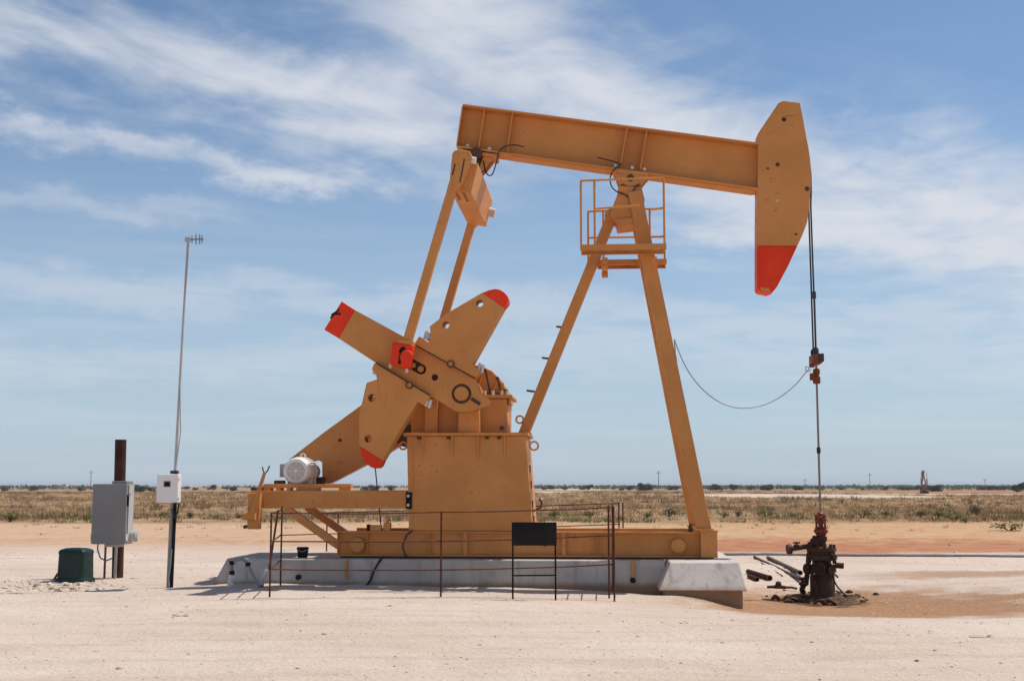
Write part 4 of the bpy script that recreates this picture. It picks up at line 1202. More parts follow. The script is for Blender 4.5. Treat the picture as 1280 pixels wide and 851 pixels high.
sbx = MB().lathe((0, 0, zs_ - 0.02), [(0.045, 0), (0.06, 0.05), (0.105, 0.12), (0.12, 0.13), (0.12, 0.17), (0.07, 0.18), (0.062, 0.21), (0.042, 0.22), (0.042, 0.27), (0.085, 0.275), (0.085, 0.305), (0.045, 0.31), (0.045, 0.35), (0.095, 0.355), (0.095, 0.39), (0.05, 0.40), (0.055, 0.44), (0.03, 0.46)], n=20).build('stuffing_box', 'stuffing', wh, 0, 35)
for k in range(4):
    t_ = 2 * math.pi * k / 4 + 0.45
    MB().cyl((0.10 * math.cos(t_), 0.10 * math.sin(t_), zs_ + 0.08), (0.10 * math.cos(t_), 0.10 * math.sin(t_), zs_ + 0.40), 0.013, 6).build('stud', 'stuffing', sbx)
    for hz_ in (0.16, 0.30, 0.375):
        MB().cyl((0.10 * math.cos(t_), 0.10 * math.sin(t_), zs_ + hz_), (0.10 * math.cos(t_), 0.10 * math.sin(t_), zs_ + hz_ + 0.025), 0.026, 6).build('nut', 'stuffing', sbx)
for zq, rq in ((H(716) + 0.095, 0.205), (H(700) + 0.215, 0.215)):
    for k in range(12):
        t_ = 2 * math.pi * k / 12
        MB().cyl((rq * math.cos(t_), rq * math.sin(t_), zq), (rq * math.cos(t_), rq * math.sin(t_), zq + 0.05), 0.026, 6).build('nut', 'oil', wh)
# clutter bolted round the heads
vz = H(709)
v1 = MB().lathe((-0.05, -0.20, vz), [(0.055, 0), (0.075, 0.02), (0.075, 0.06), (0.05, 0.07), (0.05, 0.14), (0.08, 0.15), (0.08, 0.19)], (-0.5, -1, 0.05), 16).build('annulus_valve', 'oil', wh, 0, 35)
MB().ring((-0.15, -0.40, vz + 0.01), (-0.5, -1, 0.05), 0.10, 0.082, 22, 0.018).build('valve_wheel', 'oil', v1, 0, 50)
MB().beam((-0.24, -0.355, vz + 0.01), (-0.06, -0.445, vz + 0.01), 0.014, 0.014).beam((-0.15, -0.40, vz - 0.08), (-0.15, -0.40, vz + 0.10), 0.014, 0.014).build('wheel_spokes', 'oil', v1)
MB().lathe((0.12, -0.18, H(695)), [(0.03, 0), (0.05, 0.02), (0.05, 0.09), (0.03, 0.10)], (0.5, -1, 0), 12).build('bull_plug', 'oil_green', wh, 0, 35)
MB().tube(crv([(0.10, -0.20, H(690)), (0.16, -0.30, H(700)), (0.10, -0.33, H(716)), (0.16, -0.32, H(730)), (0.30, -0.36, H(742))]), 0.014, 7).build('small_line', 'oil', wh, 0, 60)
MB().tube(crv([(-0.22, -0.06, H(690)), (-0.18, -0.16, H(700)), (-0.22, -0.24, H(716)), (-0.16, -0.28, H(736))]), 0.02, 8).build('small_line', 'oil', wh, 0, 60)
MB().lathe((-0.20, -0.06, H(688)), [(0.06, 0), (0.07, 0.02), (0.07, 0.07), (0.045, 0.09), (0.045, 0.15)], n=12).build('union_nut', 'oil', wh, 0, 35)
MB().lathe((-0.34, -0.11, H(731)), [(0.06, 0), (0.085, 0.02), (0.085, 0.05), (0.05, 0.06), (0.05, 0.14)], n=14).build('pipe_flange', 'oil', wh, 0, 35)
MB().tube(crv([(-0.32, -0.10, H(728)), (-0.36, -0.06, H(736)), (-0.30, 0.10, H(740))]), 0.045, 10).build('buried_elbow', 'oil', wh, 0, 60)
# side outlet with valve, pointing away from the well to the left
zo = H(684)
fl = MB().tube([(0, -0.02, zo + 0.05), (-0.2, -0.05, zo + 0.03), (-0.56, -0.12, zo - 0.02)], 0.042, 12).build('flow_outlet', 'oil', wh, 0, 50)
MB().cyl((-0.54, -0.115, zo - 0.02), (-0.60, -0.125, zo - 0.025), 0.085, 16).build('flange', 'oil', fl, 0, 35)
MB().lathe((-0.44, -0.10, zo - 0.02), [(0.03, 0), (0.05, 0.03), (0.05, 0.07), (0.02, 0.08), (0.02, 0.12)], n=12).build('valve_bonnet', 'oil', fl, 0, 35)
MB().cyl((-0.5, -0.10, zo + 0.085), (-0.38, -0.10, zo + 0.085), 0.014, 8).build('valve_handle', 'oil', fl)
MB().lathe((-0.11, -0.03, zo + 0.03), [(0.07, 0), (0.09, 0.03), (0.09, 0.10), (0.05, 0.13), (0.04, 0.17)], n=14).build('check_valve', 'oil', fl, 0, 35)
dn = MB().tube([(-0.20, -0.05, zo - 0.02), (-0.24, -0.06, zo - 0.12), (-0.26, -0.08, H(712)), (-0.30, -0.10, H(728))], [0.035, 0.035, 0.04, 0.045], 12).build('drop_pipe', 'oil', wh, 0, 50)
MB().ring((-0.27, -0.16, H(710)), (0.2, -1, 0), 0.095, 0.075, 24, 0.02).build('valve_wheel', 'oil', dn, 0, 50)
MB().beam((-0.36, -0.16, H(710)), (-0.18, -0.16, H(710)), 0.015, 0.015).beam((-0.27, -0.16, H(710) - 0.09), (-0.27, -0.16, H(710) + 0.09), 0.015, 0.015).build('wheel_spokes', 'oil', dn)
MB().lathe((-0.27, -0.10, H(710) - 0.08), [(0.05, 0), (0.07, 0.03), (0.07, 0.13), (0.05, 0.16)], n=14).build('valve_body', 'oil', dn, 0, 35)
MB().cyl((-0.21, -0.14, H(722)), (-0.12, -0.20, H(722)), 0.045, 14).build('pipe_stub', 'oil', wh, 0, 35)
MB().tube([(-0.18, -0.22, H(716)), (0.0, -0.26, H(713)), (0.15, -0.24, H(716)), (0.22, -0.15, H(720))], 0.018, 8).build('hose', 'rust_light', wh, 0, 60)
MB().lathe((0.02, -0.22, H(716) + 0.05), [(0.05, 0), (0.06, 0.02), (0.06, 0.14)], (0.4, -1, 0.1), 14).build('casing_valve', 'oil', wh, 0, 35)
MB().cyl((0.22, 0, H(706)), (0.36, -0.03, H(706) - 0.01), 0.05, 14).build('casing_outlet', 'oil', wh, 0, 35)
rnd = random.Random(3)


def rock(mb, c, sx, sy, sz, rn):
    """small faceted stone"""
    vs = []
    for k in range(3):
        zz = (-0.4, 0.25, 0.75)[k]; rr2 = (0.95, 1.0, 0.5)[k]
        for j in range(6):
            t2 = 2 * math.pi * j / 6 + rn.uniform(-.3, .3) + k * 0.4
            q2_ = rn.uniform(0.72, 1.1) * rr2
            vs.append((c[0] + sx * q2_ * math.cos(t2), c[1] + sy * q2_ * math.sin(t2), c[2] + sz * (zz + rn.uniform(-.12, .12))))
    fs = []
    for k in range(2):
        for j in range(6):
            j2 = (j + 1) % 6
            fs.append((k * 6 + j, k * 6 + j2, (k + 1) * 6 + j2, (k + 1) * 6 + j))
    fs.append(tuple(range(12, 18)))
    mb.add(vs, fs)


def gpt(px, py):
    r = ray(px, py); k = 6.0; st_ = 0.05
    while k < 900:
        p_ = Vector((0, 0, EYE)) + r * k
        if p_.z <= gz(p_.x, p_.y): return Vector((p_.x, p_.y, gz(p_.x, p_.y)))
        k += st_ if k < 60 else 0.6
    return Gp(px, py)


# ================================================================== FENCE
def thing_from(name, base, label, cat, group=None):
    e = empty(name, base); tag(e, label, cat, group)
    return e


f_l = Gp(337, 747); f_m = Gp(551, 746.5); f_r = Gp(768, 744.5)
sl_b = Gp(350.5, 732.5)
sr_b = Vector((f_r.x + 0.12, 20.3, 0))
zr_l = [Wp(337, y, f_l.y).z for y in (641, 676, 711)]
zr_m = [Wp(551, y, f_m.y).z for y in (640, 676, 712)]
zr_r = [Wp(766, y, f_r.y).z for y in (634, 669, 705)]
fen = thing_from('rail_fence', f_l, 'low rusty bar fence with three rails along the front of the slab', 'fence')


def frail(a, b, name='rail', r=0.011, parent=None, o=None, sag=0.012):
    parent = parent or fen; o = o or parent.location
    a, b = Vector(a), Vector(b); n = 8
    pts = []
    for k in range(n + 1):
        t_ = k / n; p_ = a.lerp(b, t_); p_.z -= sag * math.sin(math.pi * t_) + 0.006 * mn.noise((p_.x * 1.7, p_.z * 3, 1.0)); pts.append(p_ - o)
    MB().tube(pts, r, 6).build(name, 'rust', parent, 0, 60)


def fpost(p, top, parent=None, r=0.014, lean=(0, 0)):
    parent = parent or fen
    MB().tube([Vector((p.x, p.y, gz(p.x, p.y) - 0.15)) - parent.location, Vector((p.x + lean[0], p.y + lean[1], top)) - parent.location], r, 8).build('post', 'rust', parent, 0, 60)


fpost(f_l, zr_l[0] + 0.01); fpost(f_m, zr_m[0] + 0.01); fpost(f_r, zr_r[0] + 0.01)
fpost(Vector((f_r.x - 0.05, f_r.y + 0.35, 0)), zr_r[0] + 0.03)
for k in range(3):
    frail((f_l.x, f_l.y, zr_l[k]), (f_m.x, f_m.y, zr_m[k])); frail((f_m.x, f_m.y, zr_m[k]), (f_r.x, f_r.y, zr_r[k]))
    frail((f_l.x, f_l.y, zr_l[k]), (sl_b.x, sl_b.y, zr_l[k] + 0.02)); frail((f_r.x, f_r.y, zr_r[k]), (sr_b.x, sr_b.y, zr_r[k] + 0.02))
fpost(sl_b, zr_l[0] + 0.06); fpost(sr_b, zr_r[0] + 0.02)
# fence behind the machine
bl0, bl1 = Wp(408, 640, 24.2), Wp(775, 628, 24.0)
fb = thing_from('rail_fence', (bl0.x, bl0.y, 0), 'low rusty bar fence behind the machine, seen over the base beam', 'fence')
zl, zr2 = Wp(408, 642, 24.2).z, Wp(775, 628.5, 24.0).z
bls = Wp(352, 643, 24.1)
for k, dz_ in enumerate((0, 0.40, 0.80)):
    frail((bls.x, bls.y, zl - dz_), (bl1.x, bl1.y, zr2 - dz_), parent=fb)
for px in (408, 422, 600, 773, 778):
    t_ = (px - 408) / 367.0
    p_ = Vector((Wp(px, 640, 24.1).x, 24.2 - 0.2 * t_, 0)); fpost(p_, zl + (zr2 - zl) * t_ + 0.01, fb)
# leaning bar inside the fence corner
q0, q1_ = Gp(334, 728), Wp(347.5, 638, 19.6)
lb = thing_from('leaning_bar', (q0.x, q0.y, 0), 'thin dark bar leaning against the left fence corner', 'bar')
MB().tube([Vector((0, 0, 0.0)), Vector((q1_.x - q0.x, q1_.y - q0.y, q1_.z))], 0.017, 8).build('bar_shaft', 'oil', lb, 0, 60)

# ================================================================== SIGN
s0, s1 = Gp(641, 748), Gp(694.5, 747.5)
sg = thing_from('sign_stand', ((s0.x + s1.x) / 2, (s0.y + s1.y) / 2, 0), 'plain black sign plate on two thin legs in front of the fence', 'sign')
o = sg.location
zt0, zt1 = Wp(641, 653, s0.y).z, Wp(641, 681.5, s0.y).z
zc1 = Wp(641, 719, s0.y).z
for s_ in (s0, s1):
    MB().box((s_.x - o.x - 0.013, s_.y - o.y - 0.013, -0.15), (s_.x - o.x + 0.013, s_.y - o.y + 0.013, zt0)).build('leg', 'black', sg, 0.003)
MB().box((s0.x - o.x - 0.016, s0.y - o.y - 0.028, zt1), (s1.x - o.x + 0.016, s0.y - o.y - 0.016, zt0 + 0.008)).build('sign_plate', 'black', sg, 0.003)
MB().beam((s0.x - o.x + 0.013, s0.y - o.y, zc1), (s1.x - o.x - 0.013, s1.y - o.y, zc1), 0.02, 0.02).build('crossbar', 'black', sg)
for px in (668, 690, 644):
    q = Wp(px, 679.5, s0.y); MB().cyl((q.x - o.x, s0.y - o.y - 0.034, q.z), (q.x - o.x, s0.y - o.y - 0.028, q.z), 0.008, 8).build('rivet', 'rust', sg)

# ================================================================== LEFT: POST, ENCLOSURES, ANTENNA
P0 = Gp(147, 722)
rp_ = thing_from('rusty_pipe_post', (P0.x, P0.y, 0), 'thick dark rusty pipe standing behind the grey electrical cabinet', 'post')
top = Wp(151, 550, P0.y)
MB().tube([(0, 0, -0.3), (top.x - P0.x, 0, top.z)], 0.098, 28).build('pipe_body', 'rust_pipe', rp_, 0, 40)
MB().ring((top.x - P0.x, 0, top.z + 0.004), (0, 0, 1), 0.099, 0.085, 28, 0.012).build('pipe_rim', 'rust', rp_, 0, 40)

ED = P0.y - 0.55
e0, e1 = Wp(113.5, 680, ED), Wp(158.5, 604.5, ED)
ec = thing_from('electrical_cabinet', ((e0.x + e1.x) / 2, ED, 0), 'tall grey electrical cabinet fixed to the rusty pipe', 'cabinet')
ec.rotation_euler[2] = -R(3)
hw_ = (e1.x - e0.x) / 2
MB().box((-hw_, 0.03, e0.z), (hw_, 0.40, e1.z)).build('cabinet_body', 'grey_box', ec, 0.012)
dr = MB().box((-hw_ - 0.008, 0.0, e0.z + 0.01), (hw_ + 0.008, 0.028, e1.z - 0.006)).build('cabinet_door', 'grey_box', ec, 0.008)
MB().box((hw_ + 0.001, 0.10, e0.z + 0.02), (hw_ + 0.018, 0.34, e1.z - 0.02)).build('side_panel', 'steel', ec, 0.006)
MB().box((-hw_ + 0.3, 0.06, e1.z + 0.001), (hw_ - 0.02, 0.38, e1.z + 0.05)).build('top_hub', 'grey_box', ec, 0.01)
zh = Wp(160, 622, ED).z
for dz_ in (0.08, 0.5, 0.92):
    MB().cyl((-hw_ - 0.012, 0.02, e0.z + dz_), (-hw_ - 0.012, 0.02, e0.z + dz_ + 0.09), 0.012, 8).build('hinge', 'steel', ec)
hnd = MB().box((hw_ + 0.002, 0.04, zh - 0.14), (hw_ + 0.03, 0.08, zh + 0.05)).build('disconnect_handle', 'black', ec, 0.006)
MB().cyl((hw_ + 0.03, 0.06, zh + 0.02), (hw_ + 0.06, 0.06, zh + 0.09), 0.014, 8).build('handle_grip', 'bolt', hnd, 0, 40)
zs = Wp(161, 672, ED).z
MB().box((hw_ + 0.001, 0.05, zs - 0.05), (hw_ + 0.012, 0.095, zs + 0.06)).build('rating_label', 'white_box', ec)
MB().cyl((hw_ + 0.018, 0.24, zs + 0.02), (hw_ + 0.13, 0.24, zs + 0.02), 0.095, 20).build('side_fitting', 'conduit', ec, 0.01, 35)
MB().cyl((hw_ + 0.13, 0.24, zs + 0.02), (hw_ + 0.15, 0.24, zs + 0.02), 0.06, 20).build('fitting_cap', 'steel', ec, 0, 35)
MB().box((-0.10, 0.10, e0.z - 0.05), (0.16, 0.36, e0.z - 0.001)).build('conduit_hub', 'conduit', ec, 0.01)
MB().tube([(-0.13, 0.25, e0.z), (-0.135, 0.25, -0.2)], 0.020, 10).build('conduit', 'rust_light', ec, 0, 60)
MB().tube([(0.11, 0.12, e0.z), (0.09, 0.16, e0.z - 0.2), (0.075, 0.18, -0.2)], 0.028, 10).build('conduit', 'conduit', ec, 0, 60)
MB().tube([(-0.25, 0.2, e0.z + 0.01), (-0.25, 0.2, e0.z - 0.10), (-0.20, 0.2, e0.z - 0.24), (-0.10, 0.2, e0.z - 0.29), (0.0, 0.22, e0.z - 0.25)], 0.014, 8).build('flexible_conduit', 'grille', ec, 0, 60)
for dz_ in (0.25, 0.75):
    MB().box((-0.15, 0.402, e0.z + dz_), (0.25, 0.44, e0.z + dz_ + 0.05)).build('mounting_strut', 'steel', ec, 0.004)

gq = gpt(90, 727)
gbx = thing_from('junction_box', (gq.x, gq.y + 0.15, gz(gq.x, gq.y)), 'small dark green plastic box with domed lid on the ground', 'utility box')
gbx.rotation_euler[2] = -R(14)


def rrect(hx, hy, r, z, n=6):
    out = []
    for cx_, cy_, a0 in ((hx - r, hy - r, 0), (-hx + r, hy - r, 90), (-hx + r, -hy + r, 180), (hx - r, -hy + r, 270)):
        for k in range(n + 1):
            t_ = R(a0 + 90 * k / n); out.append((cx_ + r * math.cos(t_), cy_ + r * math.sin(t_), z))
    return out


def loft(loops):
    n = len(loops[0]); vs = [p for lp in loops for p in lp]; fs = []
    for i in range(len(loops) - 1):
        for k in range(n):
            k2 = (k + 1) % n; fs.append((i * n + k, i * n + k2, (i + 1) * n + k2, (i + 1) * n + k))
    fs.append(tuple(range(n))[::-1]); fs.append(tuple((len(loops) - 1) * n + k for k in range(n)))
    return MB().add(vs, fs)


loft([rrect(0.275, 0.215, 0.06, -0.1), rrect(0.265, 0.205, 0.06, 0.05), rrect(0.245, 0.185, 0.06, 0.06), rrect(0.235, 0.175, 0.06, 0.45)]).build('box_body', 'green', gbx, 0, 35)
loft([rrect(0.242, 0.182, 0.06, 0.452), rrect(0.242, 0.182, 0.06, 0.485), rrect(0.225, 0.165, 0.06, 0.515), rrect(0.16, 0.11, 0.05, 0.54), rrect(0.06, 0.04, 0.03, 0.548)]).build('box_lid', 'green', gbx, 0, 50)
MB().tube([(-0.23, -0.05, 0.1), (-0.3, -0.05, 0.12), (-0.36, -0.06, 0.02), (-0.42, -0.06, -0.1)], 0.02, 8).build('cable_entry', 'oil', gbx, 0, 60)

A0 = Gp(211.5, 733.5)
am = thing_from('antenna_mast', (A0.x, A0.y, 0), 'tall thin leaning antenna mast rising behind the white control box', 'antenna')
abox = Wp(217, 610, A0.y); atop = Wp(235, 300, A0.y)
la = lambda p_: p_ - am.location
for dx_, r_, mt in ((-0.022, 0.030, 'grille'), (0.034, 0.026, 'black')):
    MB().tube([(dx_, 0, -0.25), la(abox) + Vector((dx_, 0.02, 0))], r_, 12).build('support_post', mt, am, 0, 60)
mid_ = Wp(219, 588, A0.y)
MB().tube([la(abox) + Vector((0.03, 0.03, 0)), la(mid_), la(Wp(227, 440, A0.y)), la(atop)], [0.028, 0.026, 0.021, 0.019], 10).build('mast_pole', 'steel', am, 0, 60)
MB().tube([la(mid_) + Vector((0.02, -0.04, 0.05)), la(Wp(225, 540, A0.y)) + Vector((0.02, -0.04, 0)), la(Wp(225.5, 480, A0.y)) + Vector((0.0, -0.03, 0)), la(Wp(229, 400, A0.y)) + Vector((0.01, -0.03, 0)), la(Wp(233.5, 330, A0.y)) + Vector((0.02, -0.02, 0)), la(Wp(236, 304, A0.y))], 0.009, 6).build('coax_cable', 'conduit', am, 0, 80)
MB().box(tuple(la(mid_) + Vector((-0.07, -0.05, -0.05))), tuple(la(mid_) + Vector((0.05, 0.05, 0.0)))).build('cable_gland', 'rubber', am, 0.01)
MB().tube([la(Wp(217, 629, A0.y)) + Vector((0.09, -0.02, 0)), la(Wp(221, 640, A0.y)) + Vector((0.02, -0.03, 0)), la(Wp(219, 648, A0.y)) + Vector((0, -0.03, 0)), la(Wp(216, 636, A0.y)) + Vector((0, -0.03, 0))], 0.014, 8).build('coiled_cable', 'rubber', am, 0, 60)
MB().tube([(0.01, -0.035, 0.02), (-0.01, -0.035, 0.15), (0.02, -0.04, 0.32), (0.03, -0.035, 0.6)], 0.008, 6).build('ground_wire', 'conduit', am, 0, 60)
ya = MB().tube([la(Wp(231, 299.5, A0.y)), la(Wp(254.5, 299, A0.y))], 0.013, 8).build('antenna_boom', 'grille', am, 0, 60)
for px, hl in ((240, 4.5), (245, 6.5), (249.5, 6.0), (252.5, 5.0)):
    MB().tube([la(Wp(px, 299.2 - hl, A0.y)), la(Wp(px, 299.2 + hl, A0.y))], 0.010, 6).build('antenna_element', 'grille', ya)
MB().box(tuple(la(Wp(231.5, 301, A0.y)) + Vector((0, -0.03, -0.02))), tuple(la(Wp(238, 297.5, A0.y)) + Vector((0, 0.03, 0.01)))).build('mast_clamp', 'steel', ya, 0.005)
wb0, wb1 = Wp(195.5, 628, A0.y - 0.26), Wp(222.5, 592.5, A0.y - 0.26)
wb_ = thing_from('control_box', ((wb0.x + wb1.x) / 2, A0.y - 0.26, wb0.z), 'small white control box with a dark window on the antenna post', 'control box')
hw_ = (wb1.x - wb0.x) / 2; hz_ = wb1.z - wb0.z
MB().box((-hw_, 0.02, 0), (hw_, 0.22, hz_)).build('box_body', 'white_box', wb_, 0.012)
MB().box((-hw_ - 0.003, 0, 0.004), (hw_ + 0.003, 0.018, hz_ - 0.003)).build('box_door', 'white_box', wb_, 0.006)
wq0, wq1 = Wp(204.5, 608.5, A0.y - 0.26), Wp(213.5, 601, A0.y - 0.26); o = wb_.location
MB().box((wq0.x - o.x, -0.006, wq0.z - o.z), (wq1.x - o.x, -0.001, wq1.z - o.z)).build('display_window', 'grille', wb_, 0.002)
MB().box((wq0.x - o.x + 0.012, -0.009, wq0.z - o.z + 0.012), (wq1.x - o.x - 0.012, -0.0062, wq1.z - o.z - 0.012)).build('display_glass', 'black', wb_)
for dz_ in (0.06, hz_ - 0.08):
    MB().box((hw_ + 0.001, 0.03, dz_ - 0.02), (hw_ + 0.012, 0.06, dz_ + 0.02)).build('latch', 'steel', wb_, 0.002)

# ================================================================== SMALL THINGS ON AND BY THE SLAB
hs0 = Gp(286, 734)
pts_ = [hs0 + Vector((0, 0, 0.0)), Wp(288, 716, 20.0), Wp(290, 703, 20.0), Wp(297, 699, 20.0), Wp(305, 699.5, 20.0), Wp(310, 705, 20.0), Wp(317, 720, 19.95), Wp(324, 731, 19.9), Gp(326, 733.5)]
pts_[1].y = hs0.y
fh = thing_from('flexible_hose', (hs0.x, hs0.y, 0), 'grey looped conduit standing by the left end of the slab', 'hose')
MB().tube(crv([p_ - fh.location for p_ in pts_]), 0.026, 10).build('hose_run', 'grille', fh, 0, 70)
MB().tube([pts_[0] - fh.location, pts_[1] - fh.location], 0.034, 10).build('hose_riser', 'white_box', fh, 0, 70)
for p_ in (pts_[2], pts_[5], pts_[1], pts_[8]):
    MB().tube([p_ - fh.location - Vector((0, 0, 0.03)), p_ - fh.location + Vector((0, 0, 0.03))], 0.042, 10).build('hose_coupling', 'black', fh, 0, 60)
q0, q1_ = Gp(327, 733), Wp(333, 712, 19.8)
MB().tube([q0 - fh.location, q1_ - fh.location], 0.030, 10).build('hose_tail', 'white_box', fh, 0, 60)

bq_ = toW(L(378.5, 691, -0.75)); 
bk = thing_from('bucket', (bq_.x, bq_.y, ZP - 0.011), 'small black bucket standing on the slab under the motor frame', 'bucket')
MB().lathe((0, 0, 0), [(0.075, 0), (0.082, 0.01), (0.098, 0.16), (0.102, 0.17), (0.094, 0.172), (0.075, 0.02), (0.0, 0.02)], n=24).build('bucket_body', 'black', bk, 0, 40)
MB().tube([(-0.1, 0, 0.16), (-0.09, -0.05, 0.13), (0, -0.11, 0.10), (0.09, -0.05, 0.13), (0.1, 0, 0.16)], 0.005, 6).build('bucket_handle', 'steel', bk, 0, 60)

h1_ = [toW(L(x, y, ly)) for x, y, ly in ((479, 697.5, -1.0), (474, 702, -1.27), (467, 714, -1.28), (463.5, 724, -1.29), (458, 732, -1.33))]
h1_[0].z = ZP + 0.02
dh = thing_from('drain_hose', h1_[-1], 'dark hose hanging over the slab edge below the base beam', 'hose')
MB().tube(crv([p_ - h1_[-1] for p_ in h1_]), 0.020, 8).build('hose_run', 'rubber', dh, 0, 70)

# loose pipes left of the wellhead
for i, (a, b_, r_, lab) in enumerate((((943, 697.5), (1001, 728), 0.030, 'longest of the loose thin pipes lying toward the wellhead'),
                                      ((960, 699), (1001, 721), 0.040, 'loose pipe lying closest behind the wellhead valve'),
                                      ((952, 704), (978, 720.5), 0.012, 'thin bare rod lying beside the loose pipes'),
                                      ((935, 717), (962, 725.5), 0.046, 'thick rusty pipe with open end beside the concrete block'),
                                      ((936, 722.5), (946, 726.5), 0.038, 'short rusty pipe half hidden by the concrete block'))):
    A_, B_ = gpt(*a), gpt(*b_)
    A_.z += r_; B_.z += r_ + (0.03 if i < 2 else 0)
    t_ = thing_from('loose_pipe', A_, lab, 'pipe', 'loose pipes by the wellhead')
    d_ = B_ - A_
    MB().tube([(0, 0, 0), d_], r_, 14, cap=False).tube([(0, 0, 0), d_], r_ * 0.8, 14, cap=False).build('pipe_body', 'rust_light' if i < 2 else 'rust_pipe', t_, 0, 60)
    MB().ring(d_ * 0.985, d_, r_ * 1.12, r_ * 0.8, 16, r_ * 1.5).build('pipe_collar', 'rust', t_, 0, 40)
jn = gpt(972, 735)
sc_ = thing_from('scrap_fitting', jn, 'small dark pipe fitting lying on the stained ground by the wellhead', 'fitting')
MB().tube([(-0.18, 0, 0.02), (0.0, 0.02, 0.03), (0.14, -0.03, 0.02)], 0.028, 8).build('fitting_run', 'oil', sc_, 0, 60)
MB().lathe((0.02, 0.02, 0.0), [(0.05, 0), (0.06, 0.03), (0.05, 0.10), (0.03, 0.12)], n=12).build('fitting_tee', 'oil', sc_, 0, 40)
MB().tube([(0.08, -0.1, 0.02), (0.2, -0.16, 0.03), (0.3, -0.2, 0.01)], 0.02, 8).build('fitting_nipple', 'oil', sc_, 0, 60)

# flow line lying behind, off to the right
fl0 = Gp(905, 693.5); fl1 = Gp(1340, 697.5)
pp = []
for k in range(41):
    t_ = k / 40; p_ = Vector(fl0).lerp(Vector((fl1.x + 0, fl1.y, 0)), t_); p_.y += 0.12 * math.sin(t_ * 9); p_.z = gz(p_.x, p_.y) + 0.03; pp.append(p_)
flo = thing_from('flow_line', pp[0], 'long dark steel flow line lying across the pad behind the wellhead', 'pipeline')
MB().tube([p_ - pp[0] for p_ in pp], 0.032, 10).build('pipe_run', 'grille', flo, 0, 60)

# ================================================================== STONES
def stone_field(name, n, area, smin, smax, rn, label):
    mb = MB()
    for _ in range(n):
        x, y = area(rn)
        s_ = smin * (smax / smin) ** (rn.random() ** 2.2)
        rock(mb, (x, y, gz(x, y)), s_ * rn.uniform(.8, 1.4), s_, s_ * rn.uniform(.4, .8), rn)
    me = bpy.data.meshes.new(name); me.from_pydata(mb.v, [], mb.f); me.materials.append(M['stone'])
    o_ = bpy.data.objects.new(name, me); COL.objects.link(o_)
    tag(o_, label, kind='stuff'); return o_


rn = random.Random(11)
stone_field('gravel', 3600, lambda r: (r.uniform(-11, 11), 8.5 + 22 * r.random() ** 1.2), 0.005, 0.026, rn, 'pebbles strewn over the pale caliche pad')
stone_field('gravel', 600, lambda r: (r.uniform(-22, 22), r.uniform(28, 56)), 0.015, 0.06, rn, 'clods strewn along the scraped edge of the pad')
rc = gpt(70, 735)
stone_field('gravel', 5200, lambda r: (r.uniform(-7, 7), 9.2 + 7 * r.random() ** 1.5), 0.003, 0.012, rn, 'fine pale gravel in the foreground')
stone_field('rubble', 420, lambda r: (rc.x + r.gauss(-0.1, 0.55), rc.y + r.gauss(0.15, 0.5)), 0.012, 0.065, rn, 'broken pale caliche heaped beside the green box')
for i, (px, py, s_, lab) in enumerate(((224, 769, 0.07, 'flat brown clod on the sand left of the slab'), (1222, 796, 0.085, 'flat brown clod on the sand at the right foreground'), (168, 723, 0.05, 'dark stone on the sand right of the rusty pipe'), (226, 722, 0.035, 'small stone right of the antenna post base'),
                                       )):
    q = gpt(px, py); mb = MB(); rock(mb, (0, 0, 0), s_ * 1.3, s_ * 0.9, s_ * 0.45, rn); rock(mb, (s_ * 1.4, -s_ * 0.3, 0), s_ * 0.6, s_ * 0.5, s_ * 0.35, rn)
    o_ = mb.build('stone', 'stone', None); o_.location = q; tag(o_, lab, 'stone', 'loose stones and clods')

# oily sludge and clods banked against the casing
hp_ = thing_from('sludge_heap', (WELL.x, WELL.y, ZW), 'dark oily heap of clods around the foot of the wellhead', 'heap')
vs = []; fs = []; NR, NS = 9, 40
for i in range(NR):
    for k in range(NS):
        a = 2 * math.pi * k / NS; r_ = 0.19 + 0.52 * i / (NR - 1) * (1 + 0.35 * mn.noise((math.cos(a) * 1.5, math.sin(a) * 1.5, 3)))
        x, y = r_ * math.cos(a), r_ * math.sin(a)
        vs.append((x * 1.15, y, (gz(WELL.x + x * 1.15, WELL.y + y) - ZW) * (i / (NR - 1)) + 0.06 * (1 - i / (NR - 1)) ** 1.4 + 0.10 * (1 - i / (NR - 1)) ** 0.3 * mn.noise((x * 7, y * 7, 1.0)) - (0.03 if i == NR - 1 else 0)))
for i in range(NR - 1):
    for k in range(NS):
        k2 = (k + 1) % NS; fs.append((i * NS + k, i * NS + k2, (i + 1) * NS + k2, (i + 1) * NS + k))
MB().add(vs, fs).build('sludge_skirt', 'sludge', hp_)
for k in range(34):
    a = rn.uniform(0, 6.28); q_ = rn.uniform(0.25, 0.85); mb = MB(); s_ = rn.uniform(0.02, 0.06)
    x, y = q_ * math.cos(a) * 1.2, q_ * math.sin(a)
    zz = gz(WELL.x + x, WELL.y + y) - ZW
    rock(mb, (x, y, zz + 0.01), s_ * 1.3, s_, s_ * 0.8, rn)
    mb.build('clod', 'sludge', hp_)

